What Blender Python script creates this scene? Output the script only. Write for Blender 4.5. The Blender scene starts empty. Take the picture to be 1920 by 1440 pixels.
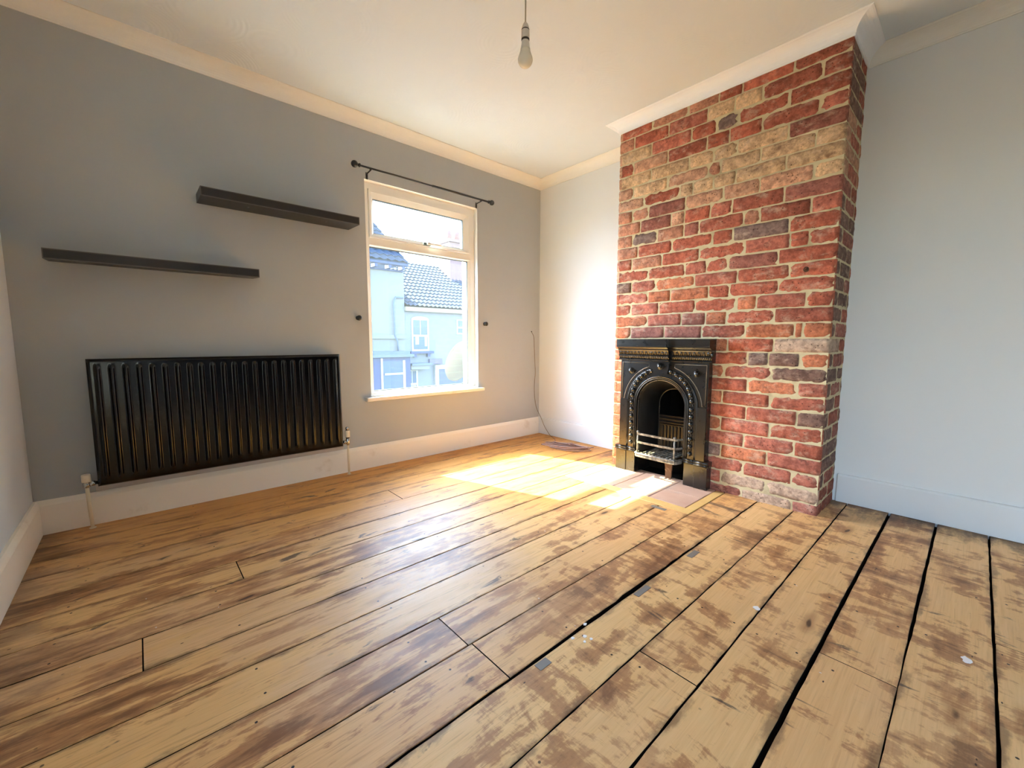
import bpy, math, random
from mathutils import Vector, Matrix
random.seed(7)
SC = bpy.context.scene
COL = SC.collection
PI = math.pi

# ------------------------------------------------------------------ helpers
def lin(c):
    return tuple(((v/255)/12.92 if v/255 <= 0.04045 else ((v/255+0.055)/1.055)**2.4) for v in c)

class MB:
    """collects geometry for one mesh object"""
    def __init__(self):
        self.v = []; self.f = []; self.m = []; self.c = []; self.s = []
    def add(self, verts, faces, mat=0, col=None, smooth=False):
        o = len(self.v)
        self.v += [tuple(p) for p in verts]
        for f in faces:
            self.f.append([i+o for i in f]); self.m.append(mat); self.s.append(smooth)
        self.c += (col if isinstance(col, list) else [col or (1, 1, 1)]*len(verts))
        return o
    def box(self, x0, x1, y0, y1, z0, z1, mat=0, b=0.0, col=None):
        if b <= 0:
            V = [(x, y, z) for x in (x0, x1) for y in (y0, y1) for z in (z0, z1)]
            F = [(0,1,3,2),(4,6,7,5),(0,4,5,1),(2,3,7,6),(0,2,6,4),(1,5,7,3)]
            self.add(V, F, mat, col); return
        # chamfered box
        V = []; idx = {}
        X = (x0, x1); Y = (y0, y1); Z = (z0, z1)
        for i in (0, 1):
            for j in (0, 1):
                for k in (0, 1):
                    sx = b if i == 0 else -b; sy = b if j == 0 else -b; sz = b if k == 0 else -b
                    idx[i,j,k,'x'] = len(V); V.append((X[i], Y[j]+sy, Z[k]+sz))
                    idx[i,j,k,'y'] = len(V); V.append((X[i]+sx, Y[j], Z[k]+sz))
                    idx[i,j,k,'z'] = len(V); V.append((X[i]+sx, Y[j]+sy, Z[k]))
        F = []
        def q(l, n):
            a = Vector(V[l[0]]); nn = (Vector(V[l[1]])-a).cross(Vector(V[l[2]])-a)
            F.append(l if nn.dot(Vector(n)) > 0 else l[::-1])
        for i in (0, 1):
            s = 2*i-1
            q([idx[i,0,0,'x'],idx[i,1,0,'x'],idx[i,1,1,'x'],idx[i,0,1,'x']], (s,0,0))
            q([idx[0,i,0,'y'],idx[1,i,0,'y'],idx[1,i,1,'y'],idx[0,i,1,'y']], (0,s,0))
            q([idx[0,0,i,'z'],idx[1,0,i,'z'],idx[1,1,i,'z'],idx[0,1,i,'z']], (0,0,s))
        for i in (0, 1):
            for j in (0, 1):
                a = 2*i-1; c = 2*j-1
                q([idx[i,j,0,'x'],idx[i,j,1,'x'],idx[i,j,1,'y'],idx[i,j,0,'y']], (a,c,0))
                q([idx[i,0,j,'x'],idx[i,1,j,'x'],idx[i,1,j,'z'],idx[i,0,j,'z']], (a,0,c))
                q([idx[0,i,j,'y'],idx[1,i,j,'y'],idx[1,i,j,'z'],idx[0,i,j,'z']], (0,a,c))
                for k in (0, 1):
                    q([idx[i,j,k,'x'],idx[i,j,k,'y'],idx[i,j,k,'z']], (a,c,2*k-1))
        self.add(V, F, mat, col)
    def tube(self, pts, r, n=10, mat=0, closed=False, caps=True):
        pts = [Vector(p) for p in pts]; N = len(pts)
        rr = r if isinstance(r, (list, tuple)) else [r]*N
        V = []; up = None
        for i, p in enumerate(pts):
            if closed: t = pts[(i+1) % N]-pts[i-1]
            else: t = pts[min(i+1, N-1)]-pts[max(i-1, 0)]
            t = t.normalized() if t.length > 1e-9 else Vector((0, 0, 1))
            if up is None:
                up = Vector((0, 0, 1)) if abs(t.z) < 0.9 else Vector((1, 0, 0))
            a = up-t*up.dot(t)
            if a.length < 1e-6: a = t.orthogonal()
            a.normalize(); up = a; bb = t.cross(a)
            for k in range(n):
                th = 2*PI*k/n
                V.append(p+(a*math.cos(th)+bb*math.sin(th))*rr[i])
        F = []
        for i in range(N if closed else N-1):
            j = (i+1) % N
            for k in range(n):
                F.append((i*n+k, i*n+(k+1) % n, j*n+(k+1) % n, j*n+k))
        if caps and not closed:
            F.append(tuple(range(n))[::-1]); F.append(tuple((N-1)*n+k for k in range(n)))
        self.add(V, F, mat, None, True)
    def sphere(self, c, r, n=12, m=8, mat=0, sc=(1, 1, 1), col=None):
        V = [(c[0], c[1], c[2]+r*sc[2])]; F = []
        for i in range(1, m):
            a = PI*i/m
            for k in range(n):
                b = 2*PI*k/n
                V.append((c[0]+r*sc[0]*math.sin(a)*math.cos(b), c[1]+r*sc[1]*math.sin(a)*math.sin(b), c[2]+r*sc[2]*math.cos(a)))
        V.append((c[0], c[1], c[2]-r*sc[2]))
        for k in range(n): F.append((0, 1+k, 1+(k+1) % n))
        for i in range(m-2):
            for k in range(n):
                F.append((1+i*n+k, 1+(i+1)*n+k, 1+(i+1)*n+(k+1) % n, 1+i*n+(k+1) % n))
        L = len(V)-1
        for k in range(n): F.append((L, 1+(m-2)*n+(k+1) % n, 1+(m-2)*n+k))
        self.add(V, F, mat, col, True)
    def lathe(self, prof, c, axis='z', n=20, mat=0):
        """prof: list of (r, h) along the axis"""
        V = []; F = []
        for (r, h) in prof:
            for k in range(n):
                a = 2*PI*k/n; p, q = r*math.cos(a), r*math.sin(a)
                V.append({'z': (c[0]+p, c[1]+q, c[2]+h), 'x': (c[0]+h, c[1]+p, c[2]+q), 'y': (c[0]+q, c[1]+h, c[2]+p)}[axis])
        for i in range(len(prof)-1):
            for k in range(n):
                F.append((i*n+k, i*n+(k+1) % n, (i+1)*n+(k+1) % n, (i+1)*n+k))
        F.append(tuple(range(n))[::-1]); F.append(tuple((len(prof)-1)*n+k for k in range(n)))
        self.add(V, F, mat, None, True)
    def prism(self, poly, h0, h1, fn, mat=0, smooth=False):
        """extrude 2-D polygon; fn(a, b, h) -> xyz"""
        n = len(poly)
        V = [fn(a, b, h0) for a, b in poly]+[fn(a, b, h1) for a, b in poly]
        F = [tuple(range(n))[::-1], tuple(range(n, 2*n))]
        F += [(i, (i+1) % n, n+(i+1) % n, n+i) for i in range(n)]
        self.add(V, F, mat, None, smooth)
    def build(self, name, mats, parent=None, label=None, kind=None, cat=None, group=None, recalc=True, angle=40):
        me = bpy.data.meshes.new(name)
        me.from_pydata(self.v, [], self.f)
        if not isinstance(mats, (list, tuple)): mats = [mats]
        for m in mats: me.materials.append(m)
        me.polygons.foreach_set('material_index', self.m)
        me.polygons.foreach_set('use_smooth', self.s)
        if any(c != (1, 1, 1) for c in self.c):
            at = me.color_attributes.new('tone', 'FLOAT_COLOR', 'POINT')
            buf = []
            for c in self.c: buf += [c[0], c[1], c[2], 1.0]
            at.data.foreach_set('color', buf)
        me.update()
        if recalc:
            import bmesh
            bm = bmesh.new(); bm.from_mesh(me)
            bmesh.ops.recalc_face_normals(bm, faces=bm.faces)
            bm.to_mesh(me); bm.free()
        o = bpy.data.objects.new(name, me); COL.objects.link(o)
        if parent: o.parent = parent
        tag(o, label, cat, group, kind)
        return o

def tag(o, label=None, cat=None, group=None, kind=None):
    if label: o['label'] = label
    if cat: o['category'] = cat
    if group: o['group'] = group
    if kind: o['kind'] = kind
    return o

def thing(name, label, cat, loc=(0, 0, 0), group=None):
    o = bpy.data.objects.new(name, None); COL.objects.link(o)
    o.location = loc; o.empty_display_size = 0.1
    return tag(o, label, cat, group)

def off(mb, loc):
    mb.v = [(a-loc[0], b-loc[1], c-loc[2]) for a, b, c in mb.v]; return mb

# ------------------------------------------------------------------ node helpers
class NT:
    def __init__(self, name):
        self.mat = bpy.data.materials.new(name); self.mat.use_nodes = True
        self.t = self.mat.node_tree; self.t.nodes.clear()
        self.out = self.n('ShaderNodeOutputMaterial')
    def n(self, typ, **kw):
        nd = self.t.nodes.new(typ)
        for k, v in kw.items(): setattr(nd, k, v)
        return nd
    def put(self, sock, val):
        if val is None: return
        if hasattr(val, 'is_output'): self.t.links.new(val, sock)
        elif isinstance(val, (tuple, list)) and len(val) == 3 and sock.type == 'RGBA': sock.default_value = (*val, 1)
        else: sock.default_value = val
    def coord(self, kind='Object', scale=(1, 1, 1), rot=(0, 0, 0), loc=(0, 0, 0)):
        tc = self.n('ShaderNodeTexCoord'); mp = self.n('ShaderNodeMapping')
        self.t.links.new(tc.outputs[kind], mp.inputs[0])
        mp.inputs['Scale'].default_value = scale; mp.inputs['Rotation'].default_value = rot; mp.inputs['Location'].default_value = loc
        return mp.outputs[0]
    def mapped(self, vec, scale=(1, 1, 1), loc=(0, 0, 0)):
        mp = self.n('ShaderNodeMapping'); self.put(mp.inputs[0], vec)
        mp.inputs['Scale'].default_value = scale; mp.inputs['Location'].default_value = loc
        return mp.outputs[0]
    def noise(self, vec, scale=5, detail=4, rough=0.55, dist=0.0, out='Fac'):
        nd = self.n('ShaderNodeTexNoise'); self.put(nd.inputs['Vector'], vec)
        nd.inputs['Scale'].default_value = scale; nd.inputs['Detail'].default_value = detail
        nd.inputs['Roughness'].default_value = rough; nd.inputs['Distortion'].default_value = dist
        return nd.outputs[out]
    def voro(self, vec, scale=5, out='Distance', feature='F1', rnd=1.0):
        nd = self.n('ShaderNodeTexVoronoi', feature=feature); self.put(nd.inputs['Vector'], vec)
        nd.inputs['Scale'].default_value = scale; nd.inputs['Randomness'].default_value = rnd
        return nd.outputs[out]
    def ramp(self, fac, a, b):
        """smooth 0..1 between a and b"""
        nd = self.n('ShaderNodeMapRange', interpolation_type='SMOOTHSTEP')
        self.put(nd.inputs[0], fac); nd.inputs[1].default_value = a; nd.inputs[2].default_value = b
        return nd.outputs[0]
    def math(self, op, a, b=None, c=None):
        nd = self.n('ShaderNodeMath', operation=op)
        self.put(nd.inputs[0], a); self.put(nd.inputs[1], b)
        if c is not None: self.put(nd.inputs[2], c)
        return nd.outputs[0]
    def mix(self, fac, a, b, mode='MIX'):
        nd = self.n('ShaderNodeMix', data_type='RGBA', blend_type=mode)
        self.put(nd.inputs['Factor'], fac); self.put(nd.inputs[6], a); self.put(nd.inputs[7], b)
        return nd.outputs[2]
    def attr(self, name='tone'):
        nd = self.n('ShaderNodeAttribute', attribute_name=name); return nd
    def sep(self, vec):
        nd = self.n('ShaderNodeSeparateXYZ'); self.put(nd.inputs[0], vec); return nd.outputs
    def bump(self, h, strength=0.3, dist=0.01, normal=None):
        nd = self.n('ShaderNodeBump'); self.put(nd.inputs['Height'], h)
        nd.inputs['Strength'].default_value = strength; nd.inputs['Distance'].default_value = dist
        if normal is not None: self.put(nd.inputs['Normal'], normal)
        return nd.outputs[0]
    def bsdf(self, col, rough=0.5, normal=None, metal=0.0, spec=0.5, coat=0.0, coat_rough=0.2):
        p = self.n('ShaderNodeBsdfPrincipled')
        self.put(p.inputs['Base Color'], col); self.put(p.inputs['Roughness'], rough)
        self.put(p.inputs['Metallic'], metal); self.put(p.inputs['Specular IOR Level'], spec)
        self.put(p.inputs['Coat Weight'], coat); self.put(p.inputs['Coat Roughness'], coat_rough)
        if normal is not None: self.put(p.inputs['Normal'], normal)
        self.t.links.new(p.outputs[0], self.out.inputs[0])
        return p

def simple(name, rgb, rough=0.5, metal=0.0, spec=0.5, var=0.0, vscale=8, bump=0.0, bscale=60, bdist=0.003):
    m = NT(name); v = m.coord()
    col = lin(rgb)
    if var > 0:
        f = m.noise(v, vscale, 4)
        col = m.mix(f, tuple(c*(1-var) for c in col), tuple(min(1, c*(1+var)) for c in col))
    nrm = m.bump(m.noise(v, bscale, 3), bump, bdist) if bump > 0 else None
    m.bsdf(col, rough, nrm, metal, spec)
    return m.mat

# ------------------------------------------------------------------ room dimensions (metres)
D, R, C, L = 2.914, 2.975, 2.614, 0.412       # window wall y, alcove wall x, chimney front x, left wall -x
YB = -1.45                                    # wall behind the camera
YC0, YC1 = 0.506, 1.785                       # chimney breast sides
ZS, ZL, ZU = 0.164, 2.350, 2.418              # skirting top, coving bottom, ceiling
OX0, OX1, OZ0, OZ1 = 1.243, 2.2146, 0.515, 2.031   # window opening
YO = 3.14                                     # outer face of the window wall

# ------------------------------------------------------------------ materials
def paint(name, rgb, var=0.04, rough=0.75, blot=None):
    m = NT(name); v = m.coord()
    a = m.noise(v, 2.2, 5, 0.6); c = lin(rgb)
    col = m.mix(a, tuple(x*(1-var) for x in c), tuple(min(1, x*(1+var)) for x in c))
    if blot:
        col = m.mix(m.ramp(m.noise(v, 5.5, 5, 0.65), 0.60, 0.72), col, lin(blot))
    h = m.noise(v, 90, 4, 0.6); h2 = m.noise(v, 7, 3)
    n = m.bump(h2, 0.12, 0.02, m.bump(h, 0.12, 0.002))
    m.bsdf(col, rough, n, 0, 0.35)
    return m.mat
M_GREY = paint('grey_wall_paint', (174, 179, 182), 0.05)
M_WHITE = paint('white_wall_paint', (226, 230, 232), 0.02)
M_PALE = paint('pale_wall_paint', (206, 216, 226), 0.03)
M_BOUNCECUT = paint('bounce_cutting_dark_paint', (62, 60, 60), 0.05)  # dark tone chosen to cut bounced light from the unseen back wall
M_GLOSS = paint('white_gloss_wood', (240, 236, 226), 0.02, 0.38, (228, 222, 208))
M_COVE = paint('white_coving', (236, 235, 230), 0.015, 0.7)
M_COVESKY = paint('sky_tinted_white_coving', (244, 247, 252), 0.01, 0.6)  # newer white paint, cooled to put sky light into its colour
M_PLASTER = paint('unpainted_strip', (196, 190, 184), 0.05, 0.8)
def ceiling_mat():
    m = NT('artex_ceiling'); v = m.coord()
    # overlapping comb-swirl fans
    d = m.voro(v, 3.3); r = m.math('SINE', m.math('MULTIPLY', d, 105.0))
    fade = m.ramp(m.noise(v, 3.1, 3), 0.42, 0.62)
    h = m.math('MULTIPLY', r, fade)
    n = m.bump(h, 0.16, 0.003, m.bump(m.noise(v, 40, 4), 0.1, 0.004))
    a = m.noise(v, 1.5, 4)
    c = lin((222, 230, 236))
    m.bsdf(m.mix(a, tuple(x*0.97 for x in c), c), 0.8, n, 0, 0.3)
    return m.mat
M_CEIL = ceiling_mat()

def floor_mat():
    m = NT('worn_pine_boards'); v = m.coord(); at = m.attr('tone')
    t = m.sep(at.outputs['Color']); tint, across, seed = t[0], t[1], t[2]
    # offset each board's texture by its seed
    comb = m.n('ShaderNodeCombineXYZ'); m.put(comb.inputs[0], m.math('MULTIPLY', seed, 17.0)); m.put(comb.inputs[2], m.math('MULTIPLY', seed, 31.0))
    va = m.n('ShaderNodeVectorMath', operation='ADD'); m.put(va.inputs[0], v); m.put(va.inputs[1], comb.outputs[0])
    bv = va.outputs[0]
    xyz = m.sep(v)
    # zone: 1 = right / near part of the room where stripping left cross-grain scrapes, 0 = left part worn along the grain
    zone = m.ramp(m.math('ADD', m.math('SUBTRACT', m.math('MULTIPLY', xyz[0], 0.55), xyz[1]), m.math('MULTIPLY', m.noise(v, 1.3, 3), 0.5)), -0.55, 0.35)
    grain = m.noise(m.mapped(bv, (2.2, 48, 1)), 1.6, 6, 0.62, 0.6)
    fine = m.noise(m.mapped(bv, (7, 190, 1)), 1.0, 4, 0.6)
    base = m.mix(grain, lin((198, 148, 94)), lin((234, 192, 136)))
    base = m.mix(m.math('MULTIPLY', tint, 0.8), base, m.mix(grain, lin((214, 170, 110)), lin((236, 198, 142))))
    # bleached, greyish pale wear in the middle of the floor
    wear = m.ramp(m.noise(m.mapped(v, (1.0, 1.6, 1), (2.1, 0.4, 0)), 1.5, 6, 0.68, 0.3), 0.47, 0.60)
    base = m.mix(m.math('MULTIPLY', wear, m.math('SUBTRACT', 0.60, m.math('MULTIPLY', zone, 0.42))), base, m.mix(grain, lin((194, 154, 116)), lin((224, 188, 148))))
    # golden varnish by the hearth, tint deepened to paint the sun patch yellow
    sun_gold = m.ramp(m.math('ADD', m.math('ADD', m.math('MULTIPLY', xyz[0], 0.5), m.math('MULTIPLY', xyz[1], 0.8)), m.math('MULTIPLY', m.noise(v, 2.0, 4), 0.5)), 1.95, 2.65)
    base = m.mix(m.math('MULTIPLY', sun_gold, 0.85), base, m.mix(grain, lin((196, 132, 58)), lin((222, 160, 78))))
    base = m.mix(m.math('MULTIPLY', m.ramp(fine, 0.52, 0.70), m.math('SUBTRACT', 0.42, m.math('MULTIPLY', zone, 0.24))), base, lin((142, 96, 56)))
    # varnish / stain left behind
    s_cross = m.noise(m.mapped(bv, (9, 2.6, 1)), 1.5, 8, 0.70, 0.5)
    s_along = m.noise(m.mapped(bv, (2.0, 15, 1)), 1.5, 8, 0.70, 0.4)
    blotch = m.noise(m.mapped(bv, (1.7, 4.2, 1)), 1.5, 6, 0.66, 0.3)
    mixn = m.n('ShaderNodeMix', data_type='FLOAT'); m.put(mixn.inputs[0], zone); m.put(mixn.inputs[2], s_along); m.put(mixn.inputs[3], s_cross)
    sN = m.math('ADD', m.math('MULTIPLY', mixn.outputs[0], 0.52), m.math('MULTIPLY', blotch, 0.48))
    sN = m.math('ADD', sN, m.math('MULTIPLY', m.math('SUBTRACT', seed, 0.5), 0.06))
    sN = m.math('ADD', sN, m.math('MULTIPLY', zone, 0.012))
    stain = m.ramp(sN, 0.498, 0.542)
    stain2 = m.ramp(sN, 0.545, 0.62)
    brown = m.mix(m.noise(bv, 3.5, 3), lin((152, 94, 54)), lin((126, 74, 52)))
    col = m.mix(m.math('MULTIPLY', stain, m.math('SUBTRACT', m.math('SUBTRACT', 0.64, m.math('MULTIPLY', sun_gold, 0.34)), m.math('MULTIPLY', wear, 0.22))), base, brown)
    col = m.mix(m.math('MULTIPLY', stain2, 0.6), col, lin((88, 54, 40)))
    # dark dirt along board edges
    edge = m.math('ABSOLUTE', m.math('SUBTRACT', across, 0.5))
    en = m.noise(m.mapped(bv, (4, 9, 1)), 1.2, 6, 0.66)
    edgef = m.ramp(m.math('ADD', edge, m.math('MULTIPLY', m.math('SUBTRACT', en, 0.5), 0.8)), 0.43, 0.58)
    col = m.mix(m.math('MULTIPLY', edgef, 0.6), col, lin((84, 60, 44)))
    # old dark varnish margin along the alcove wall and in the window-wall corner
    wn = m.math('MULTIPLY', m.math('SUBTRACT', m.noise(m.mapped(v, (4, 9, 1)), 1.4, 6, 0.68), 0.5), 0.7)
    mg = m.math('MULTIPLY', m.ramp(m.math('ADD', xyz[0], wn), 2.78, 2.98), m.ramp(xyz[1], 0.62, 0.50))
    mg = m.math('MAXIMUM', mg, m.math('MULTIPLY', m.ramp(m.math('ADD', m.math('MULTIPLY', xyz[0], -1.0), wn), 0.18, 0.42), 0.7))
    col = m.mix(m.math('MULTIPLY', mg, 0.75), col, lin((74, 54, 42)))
    # blue-black strokes, mostly across the boards on the right-hand side
    mkc = m.noise(m.mapped(bv, (10, 2.3, 1)), 1.0, 6, 0.62, 0.9)
    mka = m.noise(m.mapped(bv, (4, 11, 1)), 1.1, 5, 0.62, 0.5)
    mkm = m.n('ShaderNodeMix', data_type='FLOAT'); m.put(mkm.inputs[0], zone); m.put(mkm.inputs[2], mka); m.put(mkm.inputs[3], mkc)
    mkf = m.ramp(mkm.outputs[0], 0.635, 0.70)
    col = m.mix(m.math('MULTIPLY', mkf, 0.8), col, lin((62, 54, 52)))
    # knots
    kd = m.voro(m.mapped(m.mix(0.06, bv, m.noise(bv, 6, 2, out='Color')), (1.7, 6.4, 1)), 1.25)
    kn = m.ramp(kd, 0.075, 0.035); kr = m.ramp(kd, 0.21, 0.06)
    col = m.mix(m.math('MULTIPLY', kr, 0.5), col, lin((136, 86, 48)))
    col = m.mix(m.math('MULTIPLY', kn, 0.85), col, lin((58, 38, 28)))
    # nail heads over the joists, some hidden by dirt and filler
    fx = m.math('SUBTRACT', m.math('FRACT', m.math('ADD', m.math('DIVIDE', xyz[0], 0.405), m.math('MULTIPLY', seed, 0.12))), 0.5)
    fy = m.math('SUBTRACT', m.math('ABSOLUTE', m.math('SUBTRACT', across, m.math('ADD', 0.44, m.math('MULTIPLY', tint, 0.12)))), 0.31)
    nd = m.math('ADD', m.math('POWER', m.math('MULTIPLY', fx, 0.405), 2.0), m.math('POWER', m.math('MULTIPLY', fy, 0.172), 2.0))
    nail = m.math('MULTIPLY', m.ramp(nd, 0.000017, 0.000007), m.ramp(m.noise(v, 4.7, 1), 0.44, 0.52))
    col = m.mix(nail, col, lin((46, 36, 30)))
    # pin holes and flecks of old paint
    pd = m.voro(m.mapped(bv, (1, 2.2, 1)), 9.0)
    col = m.mix(m.ramp(pd, 0.045, 0.03), col, lin((70, 48, 34)))
    wd = m.voro(m.mapped(v, (1.6, 1, 1), (3.3, 1.7, 0)), 5.5)
    col = m.mix(m.ramp(wd, 0.026, 0.016), col, lin((215, 210, 205)))
    # bump
    dots = m.ramp(m.voro(v, 21, rnd=0.25), 0.22, 0.16)
    dz = m.ramp(m.noise(m.mapped(v, (1, 1, 1), (4.2, 0, 0)), 2.2, 2), 0.5, 0.62)
    h = m.math('ADD', m.math('MULTIPLY', grain, 0.9), m.math('MULTIPLY', fine, 0.5))
    h = m.math('SUBTRACT', h, m.math('MULTIPLY', stain, 0.12))
    h = m.math('SUBTRACT', h, m.math('MULTIPLY', m.math('MULTIPLY', dots, dz), 0.25))
    n = m.bump(h, 0.22, 0.0022, m.bump(m.noise(m.mapped(v, (1.2, 3, 1)), 3.5, 3), 0.10, 0.012))
    rg = m.math('ADD', 0.34, m.math('MULTIPLY', m.noise(m.mapped(bv, (3, 9, 1)), 2.0, 5, 0.65), 0.26))
    m.bsdf(col, rg, n, 0, 0.28)
    return m.mat
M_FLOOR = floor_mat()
M_DARK = simple('dark_void', (22, 18, 15), 0.9, spec=0.1)
M_GAPDARK = simple('gap_dirt_and_shade', (26, 20, 16), 0.95, spec=0.05)  # dirt under the boards, plus gap shade painted onto their sides

def brick_mat():
    m = NT('old_red_brick'); v = m.coord(); at = m.attr('tone')
    c = at.outputs['Color']
    c = m.mix(1.0, c, (0.90, 0.83, 0.80), 'MULTIPLY')
    f = m.noise(v, 30, 7, 0.75)
    col = m.mix(m.ramp(f, 0.34, 0.68), m.mix(1.0, c, (0.60, 0.55, 0.55), 'MULTIPLY'), m.mix(1.0, c, (1.24, 1.20, 1.18), 'MULTIPLY'))
    sm = m.noise(m.mapped(v, (1, 1.0, 1.7)), 12, 6, 0.72, 0.3)
    col = m.mix(m.math('MULTIPLY', m.ramp(sm, 0.50, 0.70), 0.42), col, lin((226, 200, 176)))
    dk = m.noise(m.mapped(v, (1, 1.0, 2.0), (5, 5, 5)), 13, 5, 0.7, 0.3)
    col = m.mix(m.math('MULTIPLY', m.ramp(dk, 0.56, 0.68), 0.55), col, lin((96, 58, 50)))
    pit = m.ramp(m.voro(v, 58), 0.22, 0.10)
    pm = m.ramp(m.noise(v, 11, 2), 0.46, 0.58)
    p = m.math('MULTIPLY', pit, pm)
    col = m.mix(m.math('MULTIPLY', p, 0.8), col, lin((60, 38, 32)))
    h = m.math('SUBTRACT', m.math('ADD', m.noise(v, 45, 6, 0.7), m.noise(v, 14, 3)), m.math('MULTIPLY', p, 0.9))
    m.bsdf(col, 0.85, m.bump(h, 0.6, 0.006), 0, 0.25)
    return m.mat
M_BRICK = brick_mat()
def mortar_mat():
    m = NT('lime_mortar'); v = m.coord()
    col = m.mix(m.noise(v, 16, 6, 0.7), lin((188, 174, 136)), lin((226, 214, 178)))
    col = m.mix(m.math('MULTIPLY', m.ramp(m.noise(v, 6, 4), 0.56, 0.7), 0.4), col, lin((120, 102, 76)))
    m.bsdf(col, 0.95, m.bump(m.noise(v, 70, 5, 0.7), 0.6, 0.005), 0, 0.15)
    return m.mat
M_MORTAR = mortar_mat()

def iron_mat(name, rgb, rough, wear=None, spec=0.6):
    m = NT(name); v = m.coord()
    col = m.mix(m.noise(v, 14, 4), tuple(0.7*x for x in lin(rgb)), tuple(1.3*x for x in lin(rgb)))
    if wear: col = m.mix(m.ramp(m.noise(v, 30, 6, 0.7), 0.40, 0.62), col, lin(wear))
    r = m.math('ADD', rough-0.06, m.math('MULTIPLY', m.noise(v, 24, 4), 0.14))
    m.bsdf(col, r, m.bump(m.noise(v, 110, 3), 0.10, 0.002), 0.0, spec, 0.35, 0.18)
    return m.mat
M_IRON = iron_mat('black_leaded_cast_iron', (17, 17, 18), 0.28)
M_IRONEDGE = iron_mat('worn_glinting_iron_edge', (120, 110, 94), 0.35)  # worn ridges, lightened to paint in reflections from the sunlit floor
M_GRATE = iron_mat('worn_grey_iron', (70, 69, 68), 0.42, (142, 138, 130))
M_IRONIN = iron_mat('sooty_iron', (18, 17, 17), 0.38)
M_RUST = simple('rusty_iron', (92, 66, 50), 0.7, spec=0.3, var=0.2)
M_BLACKSAT = simple('black_satin_enamel', (7, 7, 9), 0.15, spec=0.42)
M_SHELF = simple('black_ash_veneer', (33, 29, 30), 0.42, spec=0.5, var=0.15, vscale=18)
M_SHELFEDGE = simple('worn_shelf_edge', (92, 86, 82), 0.5)
M_BLACKMETAL = simple('black_metal', (30, 28, 28), 0.3, spec=0.6)
M_CHROME = simple('chrome', (200, 200, 200), 0.16, metal=1.0)
M_PLASTICW = simple('cream_plastic', (228, 218, 196), 0.35)
M_PIPE = simple('cream_painted_pipe', (226, 214, 188), 0.4, var=0.05, vscale=20)
M_UPVC = simple('white_upvc', (236, 234, 228), 0.28, spec=0.5)
M_GASKET = simple('grey_gasket', (74, 84, 86), 0.6)
M_HANDLEW = simple('white_handle', (235, 236, 236), 0.25)
M_CORD = simple('white_flex', (190, 184, 168), 0.5)
M_HOLDER = simple('white_bakelite', (214, 208, 200), 0.35)
M_RING = simple('dark_ring_gap', (58, 48, 44), 0.6)
def bulb_mat():
    m = NT('frosted_bulb'); p = m.bsdf(lin((228, 222, 206)), 0.25, None, 0, 0.5)
    p.inputs['Subsurface Weight'].default_value = 0.2
    p.inputs['Subsurface Radius'].default_value = (0.01, 0.01, 0.01)
    return m.mat
M_BULB = bulb_mat()
M_CABLE = simple('grey_brown_cable', (160, 128, 116), 0.45)
M_CABLEW = simple('thin_wall_cable', (120, 100, 74), 0.5)
M_TILE = None
def tile_mat():
    m = NT('terracotta_hearth_tile'); v = m.coord()
    a = m.noise(v, 6, 5, 0.65)
    col = m.mix(a, lin((176, 138, 120)), lin((206, 178, 160)))
    col = m.mix(m.math('MULTIPLY', m.ramp(m.noise(v, 4, 4), 0.5, 0.66), 0.6), col, lin((164, 154, 148)))
    m.bsdf(col, 0.5, m.bump(m.noise(v, 50, 4), 0.3, 0.003), 0, 0.4)
    return m.mat
M_TILE = tile_mat()
def border_mat():
    m = NT('pine_hearth_border'); v = m.coord()
    g = m.noise(m.mapped(v, (9, 9, 1)), 2, 5, 0.6)
    m.bsdf(m.mix(g, lin((206, 166, 100)), lin((224, 190, 128))), 0.4, m.bump(g, 0.15, 0.002), 0, 0.5)
    return m.mat
M_BORDER = border_mat()
M_FILLER = simple('grey_filler', (120, 114, 108), 0.6, var=0.1)
M_PAINTSPOT = simple('white_paint_spot', (232, 230, 230), 0.5)
def glass_mat():
    m = NT('glare_veil_window_glass')
    tr = m.n('ShaderNodeBsdfTransparent'); tr.inputs[0].default_value = (0.95, 0.985, 0.985, 1)
    tl = m.n('ShaderNodeBsdfTranslucent'); tl.inputs[0].default_value = (0.80, 0.93, 1.0, 1)
    gl = m.n('ShaderNodeBsdfGlossy'); gl.inputs['Roughness'].default_value = 0.02
    lw = m.n('ShaderNodeLayerWeight'); lw.inputs[0].default_value = 0.5
    fr = m.math('ADD', 0.03, m.math('MULTIPLY', m.math('POWER', lw.outputs['Facing'], 4.0), 0.5))
    s1 = m.n('ShaderNodeMixShader'); s1.inputs[0].default_value = 0.006  # translucent share put in to imitate bluish veiling glare
    m.t.links.new(tr.outputs[0], s1.inputs[1]); m.t.links.new(tl.outputs[0], s1.inputs[2])
    s2 = m.n('ShaderNodeMixShader')
    m.t.links.new(fr, s2.inputs[0]); m.t.links.new(s1.outputs[0], s2.inputs[1]); m.t.links.new(gl.outputs[0], s2.inputs[2])
    m.t.links.new(s2.outputs[0], m.out.inputs[0])
    return m.mat
M_GLASS = glass_mat()

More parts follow.
